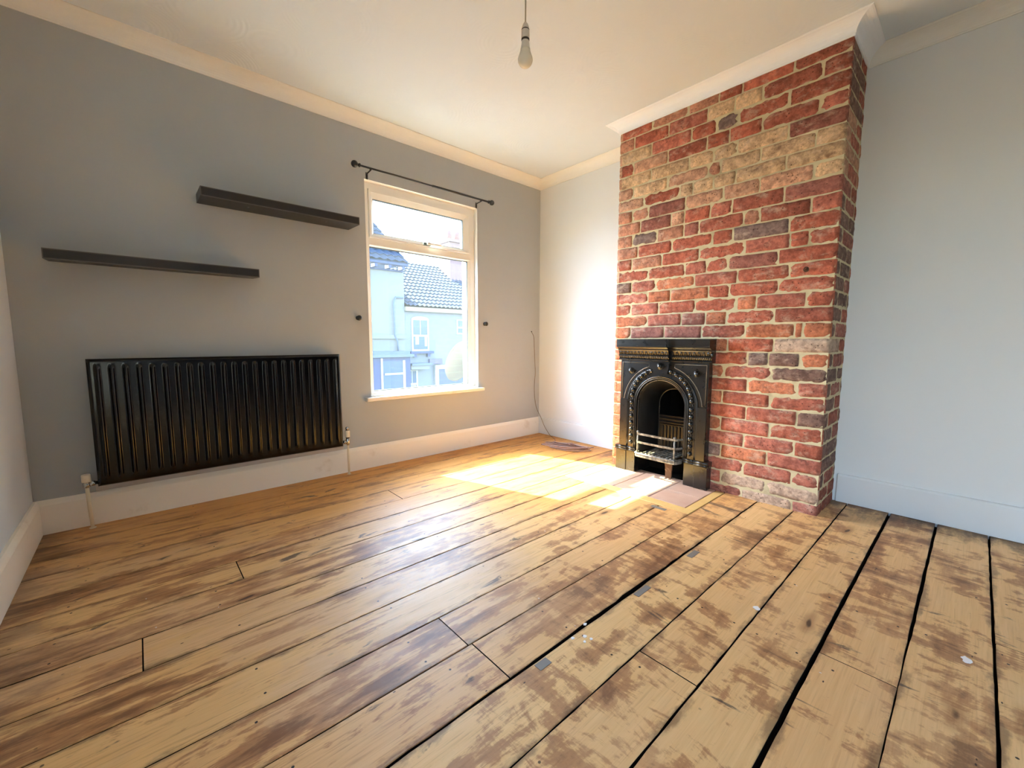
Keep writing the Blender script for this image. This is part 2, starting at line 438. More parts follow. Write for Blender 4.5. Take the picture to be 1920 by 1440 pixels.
# ------------------------------------------------------------------ floor (planked, real gaps)
GY = [2.905, 2.715, 2.541, 2.375, 2.185, 2.013, 1.842, 1.668, 1.493, 1.3155, 1.137, 0.967, 0.788, 0.609, 0.4345,
      0.2535, 0.0757, -0.0996, -0.275, -0.45, -0.625, -0.80, -0.975, -1.15, -1.325, -1.449]
def gap_half(i, x):
    """half width of the gap at line i"""
    g = 0.0016
    if abs(GY[i]-0.788) < 0.001:
        g = 0.0026+0.0042*max(0, 1-abs(x-1.25)/0.75)
    elif abs(GY[i]-0.2535) < 0.001: g = 0.0058
    elif abs(GY[i]-0.0757) < 0.001: t_ = max(0, min(1, (x-1.45)/0.5)); g = 0.0012+0.0036*t_*t_*(3-2*t_)
    elif abs(GY[i]-0.4345) < 0.001: g = 0.0026
    elif abs(GY[i]-0.609) < 0.001: g = 0.0022
    elif abs(GY[i]+0.0996) < 0.001: g = 0.0034
    elif abs(GY[i]-1.668) < 0.001: g = 0.0026
    elif GY[i] > 1.7: g = 0.0012
    return g
ENDS = {7: [-0.047], 13: [1.058], 15: [1.452], 10: [0.690], 11: [0.702], 17: [1.9], 3: [1.1], 5: [0.25]}
fl = MB()
rg = random.Random(3)
jit = {}
def edge_y(i, x, k):
    key = (i, round(x, 3))
    if key not in jit:
        a = 0.0010
        if abs(GY[i]-0.788) < 0.001: a = 0.0016
        jit[key] = rg.uniform(-a, a)
    return GY[i]+jit[key]
for i in range(len(GY)-1):
    ya, yb = GY[i], GY[i+1]                      # ya > yb
    x1 = R-0.005
    if 0.96 < yb and ya < 1.85: x1 = 2.135        # stops at the hearth border
    cuts = [-L+0.002]+[c for c in ENDS.get(i, [])]+[x1]
    for s in range(len(cuts)-1):
        xa = cuts[s]+(0.0 if s == 0 else 0.0018); xb = cuts[s+1]-(0.0 if s == len(cuts)-2 else 0.0018)
        n = max(2, int((xb-xa)/0.05))
        tint, seed = rg.random(), rg.random()
        dz = rg.uniform(-0.0006, 0.0004)
        V = []; Ccol = []; F = []
        for a in range(n+1):
            x = xa+(xb-xa)*a/n
            y0 = edge_y(i+1, x, 0)+gap_half(i+1, x)*(1.6 if abs(GY[i+1]-0.788) < 0.001 and rg.random() < 0.4 else 1.0); y1 = edge_y(i, x, 1)-gap_half(i, x)
            b = 0.0016
            for (yy, zz, vv) in ((y0, -0.02, 0.0), (y0, -b+dz, 0.0), (y0+b, dz, 0.01), (y0+(y1-y0)*0.5, dz+0.0004, 0.5), (y1-b, dz, 0.99), (y1, -b+dz, 1.0), (y1, -0.02, 1.0)):
                V.append((x, yy, zz)); Ccol.append((tint, vv, seed))
        G = [(0, 1, 2, 3, 4, 5, 6)]; e = n*7; G.append((e+6, e+5, e+4, e+3, e+2, e+1, e))
        for a in range(n):
            for k in range(6):
                (G if k in (0, 5) else F).append((a*7+k, (a+1)*7+k, (a+1)*7+k+1, a*7+k+1))
        o0 = fl.add(V, F, 0, Ccol)
        for f in G: fl.f.append([q+o0 for q in f]); fl.m.append(1); fl.s.append(False)
fl.box(2.6145, R-0.006, 1.788, 1.8385, -0.02, 0.0, 0, col=(0.5, 0.5, 0.4))
fl.box(-L-0.02, R+0.02, YB-0.02, D+0.02, -0.06, -0.021, 1)
floor = fl.build('floor', [M_FLOOR, M_GAPDARK], kind='structure', label='worn stripped pine floorboards with dark gaps')
def floor_patch(name, mat, cx, cy, pts, h=0.0012, label=None):
    mb = MB(); mb.prism([(cx+a, cy+b) for a, b in pts], -0.0008, h, lambda a, b, z: (a, b, z))
    return mb.build(name, mat, floor, label)
def rect(w, d): return [(-w/2, -d/2), (w/2, -d/2), (w/2, d/2), (-w/2, d/2)]
def blob(r, seed, sx=1.0):
    q = random.Random(seed)
    return [(sx*r*q.uniform(0.6, 1.15)*math.cos(2*PI*k/14), r*q.uniform(0.6, 1.15)*math.sin(2*PI*k/14)) for k in range(14)]
for (cx, cy, w, d) in ((1.334, 0.7635, 0.085, 0.022), (1.742, 0.761, 0.075, 0.024), (0.806, 0.764, 0.045, 0.026), (2.098, 1.12, 0.028, 0.085)):
    floor_patch('filler_patch', M_FILLER, cx, cy, rect(w, d), label='grey filler patch beside a board gap')
for k, (cx, cy, r, sx) in enumerate(((1.5396, 0.4465, 0.012, 1.0), (1.734, -0.046, 0.013, 1.5), (0.95, 0.775, 0.006, 1.0), (0.985, 0.755, 0.007, 1.0), (0.99, 0.735, 0.005, 1.3), (0.965, 0.74, 0.005, 1.0), (1.03, 0.79, 0.005, 1.4))):
    floor_patch('paint_spot', M_PAINTSPOT, cx, cy, blob(r, k, sx), 0.0016, label='white paint spot on the boards')

# ------------------------------------------------------------------ walls
def quad(mb, a, b, c, d, mat=0): mb.add([a, b, c, d], [(0, 1, 2, 3)], mat)
def wall_with_hole(name, axis_y, y_in, y_out, x0, x1, z0, z1, hx0, hx1, hz0, hz1, mats, label):
    mb = MB()
    for y, mt in ((y_in, 0), (y_out, 2)):
        xs = [x0, hx0, hx1, x1]; zs = [z0, hz0, hz1, z1]
        for i in range(3):
            for j in range(3):
                if i == 1 and j == 1: continue
                quad(mb, (xs[i], y, zs[j]), (xs[i+1], y, zs[j]), (xs[i+1], y, zs[j+1]), (xs[i], y, zs[j+1]), mt)
    quad(mb, (hx0, y_in, hz0), (hx0, y_out, hz0), (hx0, y_out, hz1), (hx0, y_in, hz1), 1)
    quad(mb, (hx1, y_in, hz0), (hx1, y_out, hz0), (hx1, y_out, hz1), (hx1, y_in, hz1), 1)
    quad(mb, (hx0, y_in, hz1), (hx1, y_in, hz1), (hx1, y_out, hz1), (hx0, y_out, hz1), 1)
    quad(mb, (hx0, y_in, hz0), (hx1, y_in, hz0), (hx1, y_out, hz0), (hx0, y_out, hz0), 1)
    quad(mb, (x0, y_in, z1), (x1, y_in, z1), (x1, y_out, z1), (x0, y_out, z1), 2)
    quad(mb, (x0, y_in, z0), (x1, y_in, z0), (x1, y_out, z0), (x0, y_out, z0), 2)
    quad(mb, (x0, y_in, z0), (x0, y_out, z0), (x0, y_out, z1), (x0, y_in, z1), 2)
    quad(mb, (x1, y_in, z0), (x1, y_out, z0), (x1, y_out, z1), (x1, y_in, z1), 2)
    return mb.build(name, mats, kind='structure', label=label, recalc=False)
M_REVEAL = simple('white_reveal_paint', (240, 240, 238), 0.6)
M_RENDER = simple('pale_outside_render', (150, 148, 144), 0.9, spec=0.1)
wall_n = wall_with_hole('wall_north', True, D, YO, -L-0.2, R+0.2, -0.1, ZU+0.15, OX0, OX1, OZ0, OZ1, [M_GREY, M_REVEAL, M_RENDER], 'grey painted window wall')
mb = MB(); mb.box(-0.2, 1.03, D-0.0012, D+0.001, ZS-0.004, 0.222, 0)
mb.build('unpainted_strip', M_PLASTER, wall_n, 'pale bare strip of wall under the radiator')
mb = MB(); mb.box(R, R+0.2, YB, D, -0.06, ZU+0.1)
mb.build('wall_east', M_WHITE, kind='structure', label='white painted alcove wall either side of the chimney breast')
BY0, BY1, BZ0, BZ1 = -1.38, -0.14, 0.25, 2.20      # fill-light window added in the left wall behind the viewer
mb = MB()
for (ya, yb, za, zb) in ((BY1, D, -0.06, ZU+0.1), (YB, BY0, -0.06, ZU+0.1), (BY0, BY1, -0.06, BZ0), (BY0, BY1, BZ1, ZU+0.1)):
    mb.box(-L-0.2, -L, ya, yb, za, zb)
mb.build('wall_west', M_PALE, kind='structure', label='pale painted left wall with an added fill-light window behind the viewer')
mb = MB(); mb.box(-L-0.2, R+0.2, YB-0.2, YB, -0.06, ZU+0.1)
mb.build('wall_south', M_BOUNCECUT, kind='structure', label='wall behind the viewer, made dark to cut bounced light')
mb = MB(); mb.box(-L-0.2, R+0.2, YB-0.2, YO, ZU, ZU+0.12)
mb.build('ceiling', M_CEIL, kind='structure', label='white swirl-textured ceiling')

# chimney breast : mortar body plus individually shaped bricks in one mesh
PAL = {'R': (190, 114, 92), 'B': (172, 106, 88), 'P': (204, 152, 126), 'L': (224, 200, 162), 'Q': (218, 178, 150),
       'G': (146, 128, 122), 'O': (208, 138, 104), 'W': (204, 186, 166), 'U': (168, 114, 102), 'D': (134, 110, 100), 'K': (194, 124, 106)}
JN = {1: [.244,.488,.667,.793,1.041], 2: [.114,.361,.605,.756,.899,1.167], 3: [.245,.51,.658,.777,1.03], 4: [.114,.36,.608,.736,.904,1.162],
 5: [.246,.503,.648,.781,1.033], 6: [.114,.363,.625,.696,.906,1.156], 7: [.2,.45,.534,.656,.781,1.031], 8: [.113,.237,.489,.717,.91,1.156],
 9: [.179,.4,.487,.646,.769,1.031], 10: [.119,.306,.486,.584,.836,.92,1.156], 11: [.164,.412,.667,.783,1.064], 12: [.12,.345,.592,.851,1.072,1.158],
 13: [.25,.504,.639,.766,1.023], 14: [.123,.305,.569,.82,1.08], 15: [.253,.414,.658,.78,1.032], 16: [.125,.333,.58,.824,.928,1.164],
 17: [.255,.493,.648,.771,1.022], 18: [.126,.379,.627,.877,1.121,1.157], 19: [.25,.5,.785,1.028], 20: [.12,.37,.62,.899,1.006,1.153],
 21: [.25,.5,.773,1.024], 22: [.12,.37,.62,.907,1.153], 23: [.25,.5,.77,1.025], 24: [.12,.37,.62,.907,1.158], 25: [.25,.5,.769,1.032],
 26: [.12,.37,.62,.903,1.155], 27: [.25,.5,.777,1.028], 28: [.12,.37,.62,.909,1.155], 29: [.25,.5,.785,1.036], 30: [.12,.37,.62,.907,1.164]}
TN = {1: 'RPPRRB', 2: 'PRKLLBB', 3: 'LKRGRB', 4: 'RQBRRBK', 5: 'LLLLLU', 6: 'QLQPLLL', 7: 'QRLLLLL', 8: 'PPUQQQL', 9: 'PUQRKBU', 10: 'PGPUBPBK',
 11: 'PRRRGR', 12: 'RPRRKRR', 13: 'RRKRUR', 14: 'DKOKRR', 15: 'KOORRR', 16: 'RKRROKR', 17: 'OKUORB', 18: 'OUUBOOO', 19: 'OOORW', 20: 'OOORGDO',
 21: 'OOOKD', 22: 'OOOROK', 23: 'OOORB', 24: 'OOORBD', 25: 'OOOKR', 26: 'OOOKKR', 27: 'OOGOK', 28: 'OOKKKK', 29: 'OOKWW', 30: 'OOKUWU'}
BED = {0: 2.37}
mids = {1: 2.338, 2: 2.258, 3: 2.176, 4: 2.094, 5: 2.014, 6: 1.934, 7: 1.859, 8: 1.78, 9: 1.695, 10: 1.613, 11: 1.533, 12: 1.451, 13: 1.374, 14: 1.291,
        15: 1.219, 16: 1.138, 17: 1.06, 18: .978, 19: .899, 20: .819, 21: .743, 22: .665, 23: .585, 24: .507, 25: .421, 26: .339, 27: .257, 28: .177, 29: .093, 30: .018}
for n_ in range(1, 30): BED[n_] = (mids[n_]+mids[n_+1])/2
BED[30] = -0.02
rb = random.Random(11)
ch = MB()
def brick(fn, u0, u1, z0, z1, tone, ragged=1.0):
    nx = max(3, int((u1-u0)/0.022)); nz = 4
    V = []; F = []; cc = []
    prot = rb.uniform(-0.0015, 0.0022)
    k = rb.uniform(0.86, 1.14)
    base = tuple(min(1, x*k) for x in lin(PAL[tone]))
    tilt = rb.uniform(-0.004, 0.004)
    for j in range(nz+1):
        for i in range(nx+1):
            u = u0+(u1-u0)*i/nx; z = z0+(z1-z0)*j/nz
            be = (i in (0, nx)) or (j in (0, nz)); co = (i in (0, nx)) and (j in (0, nz))
            w = prot+rb.uniform(-0.0012, 0.0012)
            if be:
                w -= 0.003
                if i == 0: u += rb.uniform(-0.001, 0.003)*ragged
                if i == nx: u -= rb.uniform(-0.001, 0.003)*ragged
                if j == 0: z += rb.uniform(-0.001, 0.0026)*ragged
                if j == nz: z -= rb.uniform(-0.001, 0.0026)*ragged
            if co:
                u += 0.0012 if i == 0 else -0.0012; z += 0.0008 if j == 0 else -0.0008; w -= 0.001
            V.append(fn(u, z+tilt*(i/nx-0.5), w)); cc.append(base)
    for j in range(nz):
        for i in range(nx):
            a = j*(nx+1)+i; F.append((a, a+1, a+nx+2, a+nx+1))
    ring = [i for i in range(nx+1)]+[j*(nx+1)+nx for j in range(1, nz+1)]+[nz*(nx+1)+i for i in range(nx-1, -1, -1)]+[j*(nx+1) for j in range(nz-1, 0, -1)]
    o = len(V)
    for r_ in ring:
        i = r_ % (nx+1); j = r_//(nx+1)
        u = u0+(u1-u0)*i/nx; z = z0+(z1-z0)*j/nz
        V.append(fn(u, z, -0.022)); cc.append(base)
    n = len(ring)
    for a in range(n): F.append((ring[a], o+a, o+(a+1) % n, ring[(a+1) % n]))
    ch.add(V, F, 0, cc, True)
front = lambda u, z, w: (C-w, YC1-u, z)
W = YC1-YC0
FC = 1.385                                       # centre line of the fireplace (y)
def in_fire(u0, u1, z0, z1):
    y0, y1 = YC1-u1, YC1-u0
    return z0 < 0.70 and y1 > FC-0.20 and y0 < FC+0.20
for n_ in range(1, 31):
    zt, zb = BED[n_-1], BED[n_]
    us = [0.0]+JN[n_]+[W]
    tones = TN[n_]
    for i in range(len(us)-1):
        t_ = tones[i] if i < len(tones) else rb.choice('RKOB')
        g = 0.0036
        u0 = us[i]+(g if i else 0.0); u1 = us[i+1]-(g if i < len(us)-2 else 0.0)
        if u1-u0 < 0.02: continue
        if in_fire(u0, u1, zb, zt):
            y0, y1 = YC1-u1, YC1-u0               # trim bricks to the fire opening
            if y1 > FC+0.24: u1 = YC1-(FC+0.21)
            elif y0 < FC-0.24: u0 = YC1-(FC-0.21)
            else: continue
        brick(front, u0, u1, zb+0.0034, zt-0.0034, t_)
# right-hand return of the breast (faces the viewer)
side = lambda u, z, w: (C+u, YC0-w, z)
SW = R-C
for n_ in range(1, 31):
    zt, zb = BED[n_-1], BED[n_]
    js = [0.108, 0.335] if n_ % 2 == 0 else [0.222]
    us = [0.0]+js+[SW+0.004]
    for i in range(len(us)-1):
        u0 = us[i]+(0.005 if i else 0.007); u1 = us[i+1]-0.005
        t_ = ('D' if TN[n_][-1] in 'RKOB' else TN[n_][-1] if n_ not in (5, 6, 7, 8) else 'Q') if i == 0 else rb.choice('BUDBUD' if n_ not in (5, 6, 7, 8) else 'QPK')  # darker tones paint in the shade on this face
        if n_ in (29, 30): t_ = 'B'
        if u1-u0 > 0.015: brick(side, u0, u1, zb+0.005, zt-0.005, t_)
# far return (faces the window wall)
fars = lambda u, z, w: (C+u, YC1+w, z)
for n_ in range(1, 31):
    zt, zb = BED[n_-1], BED[n_]
    us = [0.0, 0.222, SW] if n_ % 2 else [0.0, 0.108, 0.335, SW]
    for i in range(len(us)-1):
        brick(fars, us[i]+(0.005 if i else 0), us[i+1]-0.005, zb+0.005, zt-0.005, 'O' if n_ > 13 else 'Q')
mo = 0.0035
yA, yB_ = FC+0.20, FC-0.20
for (ya, yb, za, zb) in ((yA, YC1-mo, -0.02, ZL+0.05), (YC0+mo, yB_, -0.02, ZL+0.05), (yB_, yA, 0.70, ZL+0.05)):
    ch.box(C+mo, R-0.001, ya, yb, za, zb, 1, col=(.9, .9, .9))
chimney = ch.build('wall_chimney', [M_BRICK, M_MORTAR], kind='structure', label='exposed red brick chimney breast with cream pointing', recalc=True)

# coving (mitred sweep of a concave profile)
def sweep(mb, path, prof, mat=0, smooth=True):
    """path: list of (x, y) ; prof: list of (out, z) ; out is to the left of travel"""
    n = len(path); np_ = len(prof); V = []
    for i, p in enumerate(path):
        p = Vector(p)
        d0 = (p-Vector(path[i-1])).normalized() if i > 0 else None
        d1 = (Vector(path[i+1])-p).normalized() if i < n-1 else None
        if d0 is None: d0 = d1
        if d1 is None: d1 = d0
        n0 = Vector((-d0.y, d0.x)); n1 = Vector((-d1.y, d1.x))
        m = (n0+n1); m = m/ m.dot(n0) if abs(m.dot(n0)) > 1e-6 else n0
        for (o_, z) in prof: V.append((p.x+m.x*o_, p.y+m.y*o_, z))
    F = []
    for i in range(n-1):
        for k in range(np_-1):
            F.append((i*np_+k, (i+1)*np_+k, (i+1)*np_+k+1, i*np_+k+1))
    F.append(tuple(range(np_))); F.append(tuple((n-1)*np_+k for k in range(np_))[::-1])
    mb.add(V, F, mat, None, False)
def cove_prof(cw):
    h = ZU-ZL
    pts = [(0.0, ZL), (0.006, ZL), (0.006, ZL+0.008)]
    for k in range(9):
        a = PI/2*k/8
        pts.append((0.008+(cw-0.016)*(1-math.cos(a)), ZL+0.008+(h-0.013)*math.sin(a)))
    pts += [(cw-0.003, ZU-0.003), (cw, ZU-0.003), (cw, ZU+0.002), (0.0, ZU+0.002)]
    return pts
def cove(name, path, cw, label):
    mb = MB(); sweep(mb, path, cove_prof(cw)); return mb.build(name, M_COVESKY if name == 'trim_4' else M_COVE, kind='structure', label=label)
cove('trim_1', [(R+0.001, D), (-L-0.001, D)], 0.085, 'cream coving above the window wall')
cove('trim_2', [(-L, D), (-L, YB)], 0.085, 'coving above the left wall')
cove('trim_3', [(R, YC1+0.001), (R, D)], 0.085, 'coving in the far alcove')
cove('trim_4', [(R, YC0+0.001), (C, YC0), (C, YC1), (R, YC1-0.001)], 0.076, 'white coving wrapped round the brick chimney breast')
cove('trim_5', [(R, YB), (R, YC0-0.001)], 0.080, 'coving over the near alcove')

# skirting boards
def skirt(name, path, t, label, ztop=ZS):
    mb = MB()
    prof = [(0.0, -0.001), (t, -0.001), (t, ztop-0.024), (t-0.003, ztop-0.016), (t-0.010, ztop-0.004), (t-0.012, ztop), (0.0, ztop)]
    sweep(mb, path, prof); return mb.build(name, M_GLOSS, kind='structure', label=label)
skirt('baseboard_north', [(R, D), (-L, D)], 0.018, 'deep cream skirting under the window wall')
skirt('baseboard_west', [(-L, D), (-L, YB)], 0.022, 'deep cream skirting along the left wall')
mb = MB()
pr = [(0.0, 0.002), (0.018, 0.002), (0.018, ZS-0.012), (0.014, ZS-0.002), (0.0, ZS)]
sweep(mb, [(R, YC1+0.004), (R, D)], pr)
mb.build('baseboard_east', M_WHITE, kind='structure', label='white skirting in the far alcove')
mb = MB(); sweep(mb, [(R, YB), (R, YC0-0.018)], pr)
mb.build('baseboard_alcove', M_WHITE, kind='structure', label='white skirting in the near alcove')

# ------------------------------------------------------------------ window 1
win = bpy.data.objects.new('window_1', None); COL.objects.link(win); tag(win, 'white plastic window with a top-hung opener', None, None, 'structure')
def ring(mb, o, i, yf_o, yf_i, yb, mat=0):
    """mitred frame: o, i = (x0, x1, z0, z1) ; front slopes from yf_o (outside edge) to yf_i (inside edge)"""
    def four(b, y): return [(b[0], y, b[2]), (b[1], y, b[2]), (b[1], y, b[3]), (b[0], y, b[3])]
    V = four(o, yf_o)+four(i, yf_i)+four(i, yb)+four(o, yb)
    F = []
    for k in range(4):
        j = (k+1) % 4
        F += [(k, j, 4+j, 4+k), (4+k, 4+j, 8+j, 8+k), (8+k, 8+j, 12+j, 12+k), (12+k, 12+j, j, k)]
    mb.add(V, F, mat)
YF = D+0.045
GL = (1.284, 2.148, 0.551, 1.592)                 # lower glass
CS = (1.287, 2.168, 1.655, 1.984)                 # casement outside
CG = (1.322, 2.100, 1.688, 1.924)                 # casement glass
mb = MB()
o_ = (OX0+0.001, OX1-0.001, OZ0+0.012, OZ1-0.001)
ring(mb, o_, (1.284, 2.172, OZ0+0.022, 1.988), YF, YF, YF+0.065)
mb.box(1.284, 2.172, YF+0.0005, YF+0.0645, 1.604, 1.652)
ring(mb, (1.2842, 2.1718, OZ0+0.0222, 1.6038), (1.2843, 2.149, OZ0+0.034, 1.594), YF+0.001, YF+0.012, YF+0.05)
mb.build('frame', M_UPVC, win)
mb = MB(); ring(mb, (1.284, 2.1492, OZ0+0.0338, 1.5942), (GL[0]+0.003, GL[1]-0.003, GL[2]+0.003, GL[3]-0.003), YF+0.013, YF+0.016, YF+0.03)
ring(mb, (CG[0]-0.002, CG[1]+0.002, CG[2]-0.002, CG[3]+0.002), (CG[0]+0.002, CG[1]-0.002, CG[2]+0.002, CG[3]-0.002), YF+0.006, YF+0.009, YF+0.028)
mb.build('gasket', M_GASKET, win, 'dark glazing seal')
mb = MB()
ring(mb, CS, (CS[0]+0.014, CS[1]-0.020, CS[2]+0.010, CS[3]-0.018), YF-0.012, YF-0.012, YF+0.05)
ring(mb, (CS[0]+0.0142, CS[1]-0.0202, CS[2]+0.0102, CS[3]-0.0182), (CG[0]-0.0015, CG[1]+0.0015, CG[2]-0.0015, CG[3]+0.0015), YF-0.010, YF+0.005, YF+0.045)
cas = mb.build('casement', M_UPVC, win)
mb = MB(); mb.box(CG[0]-0.008, CG[1]+0.008, YF+0.018, YF+0.024, CG[2]-0.008, CG[3]+0.008)
mb.build('pane', M_GLASS, cas)
mb = MB(); mb.box(GL[0]-0.002, GL[1]+0.006, YF+0.022, YF+0.028, GL[2]-0.006, GL[3]+0.006)
mb.build('pane', M_GLASS, win)
mb = MB()
mb.box(1.712, 1.775, YF-0.026, YF-0.0105, 1.661, 1.683, 1, 0.003)
mb.box(1.735, 1.762, YF-0.046, YF-0.026, 1.663, 1.683, 0, 0.003)
mb.box(1.755, 1.86, YF-0.050, YF-0.036, 1.664, 1.680, 0, 0.004)
mb.build('handle', [M_HANDLEW, M_GASKET], cas, 'white lever handle with grey base')
mb = MB(); mb.box(1.196, 2.252, D-0.045, D+0.0005, 0.488, 0.5145, 0, 0.003); mb.box(OX0+0.002, OX1-0.002, D+0.0006, YF+0.03, 0.49, 0.5265, 0, 0.002)
mb.build('sill', M_GLOSS, win)
mb = MB(); mb.box(OX0-0.03, OX1+0.03, YF+0.07, YO+0.06, OZ0-0.06, OZ0+0.004, 0, 0.003)
mb.build('outer_sill', M_RENDER, win)

# window added behind the viewer to fill the room with light, never in frame
w2 = bpy.data.objects.new('added_fill_window', None); COL.objects.link(w2); tag(w2, 'white framed window added behind the viewer for fill light', None, None, 'structure')
mb = MB()
ring(mb, (BY0, BY1, BZ0, BZ1), (BY0+0.06, BY1-0.06, BZ0+0.06, BZ1-0.06), 0.08, 0.08, 0.14)
mb.box(BY0+0.06, BY1-0.06, 0.085, 0.135, 1.55, 1.60)
mb.v = [(-L-y, x, z) for x, y, z in mb.v]; mb.build('frame', M_UPVC, w2)
mb = MB(); mb.box(BY0+0.055, BY1-0.055, 0.109, 0.115, BZ0+0.055, 1.555); mb.box(BY0+0.055, BY1-0.055, 0.109, 0.115, 1.595, BZ1-0.055)
mb.v = [(-L-y, x, z) for x, y, z in mb.v]; mb.build('pane', M_GLASS, w2)

# ------------------------------------------------------------------ radiator
RX0, RX1, RZ0, RZ1 = -0.186, 1.003, 0.206, 0.832
rad = thing('radiator', 'wide black fluted panel radiator under the shelves', 'radiator', ((RX0+RX1)/2, D-0.06, RZ0))
rl = rad.location
NF = 23
def rib(x):
    """0..1 ridge height across the panel"""
    p = (RX1-RX0-0.075)/(NF-1); t = (x-(RX0+0.0375))/p
    d = abs(t-round(t))*p
    return max(0.0, math.cos(min(d/0.011, 1.0)*PI/2))**1.1
mb = MB()
yf = D-0.088
nx = NF*16; zs = [RZ0, RZ0+0.004, RZ0+0.010, RZ0+0.028, RZ0+0.034, RZ0+0.040, RZ0+0.050, RZ0+0.064, RZ0+0.10]
zs += [RZ0+0.10+(RZ1-RZ0-0.2)*k/6 for k in range(1, 7)]+[RZ1-0.064, RZ1-0.050, RZ1-0.042, RZ1-0.036, RZ1-0.030, RZ1-0.018, RZ1-0.010, RZ1-0.004, RZ1]
V = []; F = []
for z in zs:
    ez = min(z-RZ0, RZ1-z)
    rim = min(1, ez/0.010); tp = max(0.0, min(1, (ez-0.030)/0.018)); tp = tp*tp*(3-2*tp)
    for i in range(nx+1):
        x = RX0+(RX1-RX0)*i/nx
        ex = min(x-RX0, RX1-x); rx = min(1, ex/0.010)
        y = yf+0.014*(1-min(rim, rx))-0.0125*rib(x)*tp
        V.append((x, y, z))
nz = len(zs)
for j in range(nz-1):
    for i in range(nx):
        F.append((j*(nx+1)+i, j*(nx+1)+i+1, (j+1)*(nx+1)+i+1, (j+1)*(nx+1)+i))
mb.add(V, F, 0, None, True)
mb.box(RX0, RX1, yf+0.0141, yf+0.020, RZ0, RZ1)
off(mb, rl).build('front_panel', M_BLACKSAT, rad, recalc=False)
mb = MB(); mb.box(RX0+0.004, RX1-0.004, yf+0.050, yf+0.066, RZ0+0.004, RZ1-0.012, 0, 0.004)
mb.box(RX0+0.03, RX1-0.03, yf+0.0205, yf+0.0495, RZ0+0.02, RZ0+0.05); mb.box(RX0+0.03, RX1-0.03, yf+0.0205, yf+0.0495, RZ1-0.06, RZ1-0.03)
off(mb, rl).build('back_panel', M_BLACKSAT, rad)
for bx0 in (0.05, 0.73):
    mb = MB(); mb.box(bx0, bx0+0.04, yf+0.0665, D-0.0003, 0.3, 0.75); off(mb, rl).build('wall_bracket', M_BLACKSAT, rad)
VY = yf+0.028
def valve(x, tall, s):
    mb = MB()
    if not tall:
        mb.lathe([(0.010, 0.205), (0.013, 0.21), (0.014, 0.228), (0.009, 0.232), (0.009, 0.236)], (x, VY, 0), 'z', 16)
        mb.lathe([(0.0085, 0.0), (0.0085, 0.012), (0.0135, 0.0125), (0.0135, 0.030), (0.010, 0.031), (0.010, 0.050)], (x, VY, 0.222), 'x', 16)
    else:
        mb.lathe([(0.010, 0.205), (0.013, 0.21), (0.013, 0.250), (0.010, 0.254)], (x, VY, 0), 'z', 16)
        mb.lathe([(0.0085, -0.045), (0.0085, -0.03), (0.0135, -0.0295), (0.0135, -0.012), (0.009, -0.0115), (0.009, 0.0)], (x, VY, 0.228), 'x', 16)
    b = off(mb, rl).build('valve', M_CHROME, rad, 'chrome radiator valve')
    mb = MB()
    if not tall:
        mb.lathe([(0.0165, 0.234), (0.0175, 0.237), (0.017, 0.268), (0.015, 0.271), (0.0, 0.2712)], (x, VY, 0), 'z', 20)
    else:
        mb.lathe([(0.0155, 0.262), (0.0165, 0.264), (0.0165, 0.300), (0.0135, 0.306), (0.0115, 0.307)], (x, VY, 0), 'z', 20)
    off(mb, rl).build('cap', M_PLASTICW, b, 'cream plastic cap')
    if tall:
        mb = MB(); mb.lathe([(0.012, 0.254), (0.0125, 0.256), (0.0125, 0.262)], (x, VY, 0), 'z', 20); off(mb, rl).build('collar', M_BLACKMETAL, b, 'dark collar')
        mb = MB(); mb.lathe([(0.0115, 0.307), (0.0115, 0.330), (0.009, 0.332), (0.0, 0.3321)], (x, VY, 0), 'z', 20); off(mb, rl).build('spindle', M_CHROME, b, 'bright chrome spindle top')
    mb = MB(); mb.tube([(x, VY, 0.206), (x+0.002*s, VY, 0.1), (x+0.006*s, VY, 0.0)], 0.0075, 14); mb.lathe([(0.013, 0.0), (0.0135, 0.002), (0.009, 0.003)], (x+0.006*s, VY, 0.0), 'z', 16)
    off(mb, rl).build('pipe', M_PIPE, rad, 'cream painted feed pipe')
valve(-0.226, False, 1.0)
valve(1.040, True, 0.2)

# ------------------------------------------------------------------ floating shelves
def shelf(x0, x1, z0, z1, depth, drop, label):
    t = thing('floating_shelf', label, 'shelf', ((x0+x1)/2, D, z0), 'floating shelves on the grey wall'); l = t.location
    mb = MB()
    e = 0.0045
    def P(x, d, z): return (x, D-d, z-drop*d/depth)
    def bx(xa, xb, da, db, za, zb, mt=0):
        V = [P(x, d, z) for x in (xa, xb) for d in (da, db) for z in (za, zb)]
        mb.add(V, [(0,1,3,2),(4,6,7,5),(0,4,5,1),(2,3,7,6),(0,2,6,4),(1,5,7,3)], mt)
    bx(x0, x1, 0.0005, depth-0.002, z0, z1)
    off(mb, l).build('board', M_SHELF, t)
    mb = MB(); bx(x0+0.004, x1-0.004, depth-0.0019, depth, z0+0.004, z1-0.004)
    off(mb, l).build('front_strip', M_SHELF, t)
    mb = MB()
    bx(x0, x1, depth-0.0018, depth-0.0002, z0, z0+0.0045); bx(x0, x1, depth-0.0018, depth-0.0002, z1-0.0045, z1)
    bx(x0, x0+0.0045, depth-0.0018, depth-0.0002, z0+0.0046, z1-0.0046); bx(x1-0.0045, x1, depth-0.0018, depth-0.0002, z0+0.0046, z1-0.0046)
    off(mb, l).build('edging', M_SHELFEDGE, t, 'worn pale edging line')
    for k in (0.27, 0.78):
        mb = MB(); x = x0+(x1-x0)*k; mb.lathe([(0.0042, -0.0012), (0.0042, 0.001)], (x, D-depth*0.62, z0-drop*0.62), 'z', 12)
        off(mb, l).build('fixing_screw', M_CHROME, t, 'bright screw head underneath')
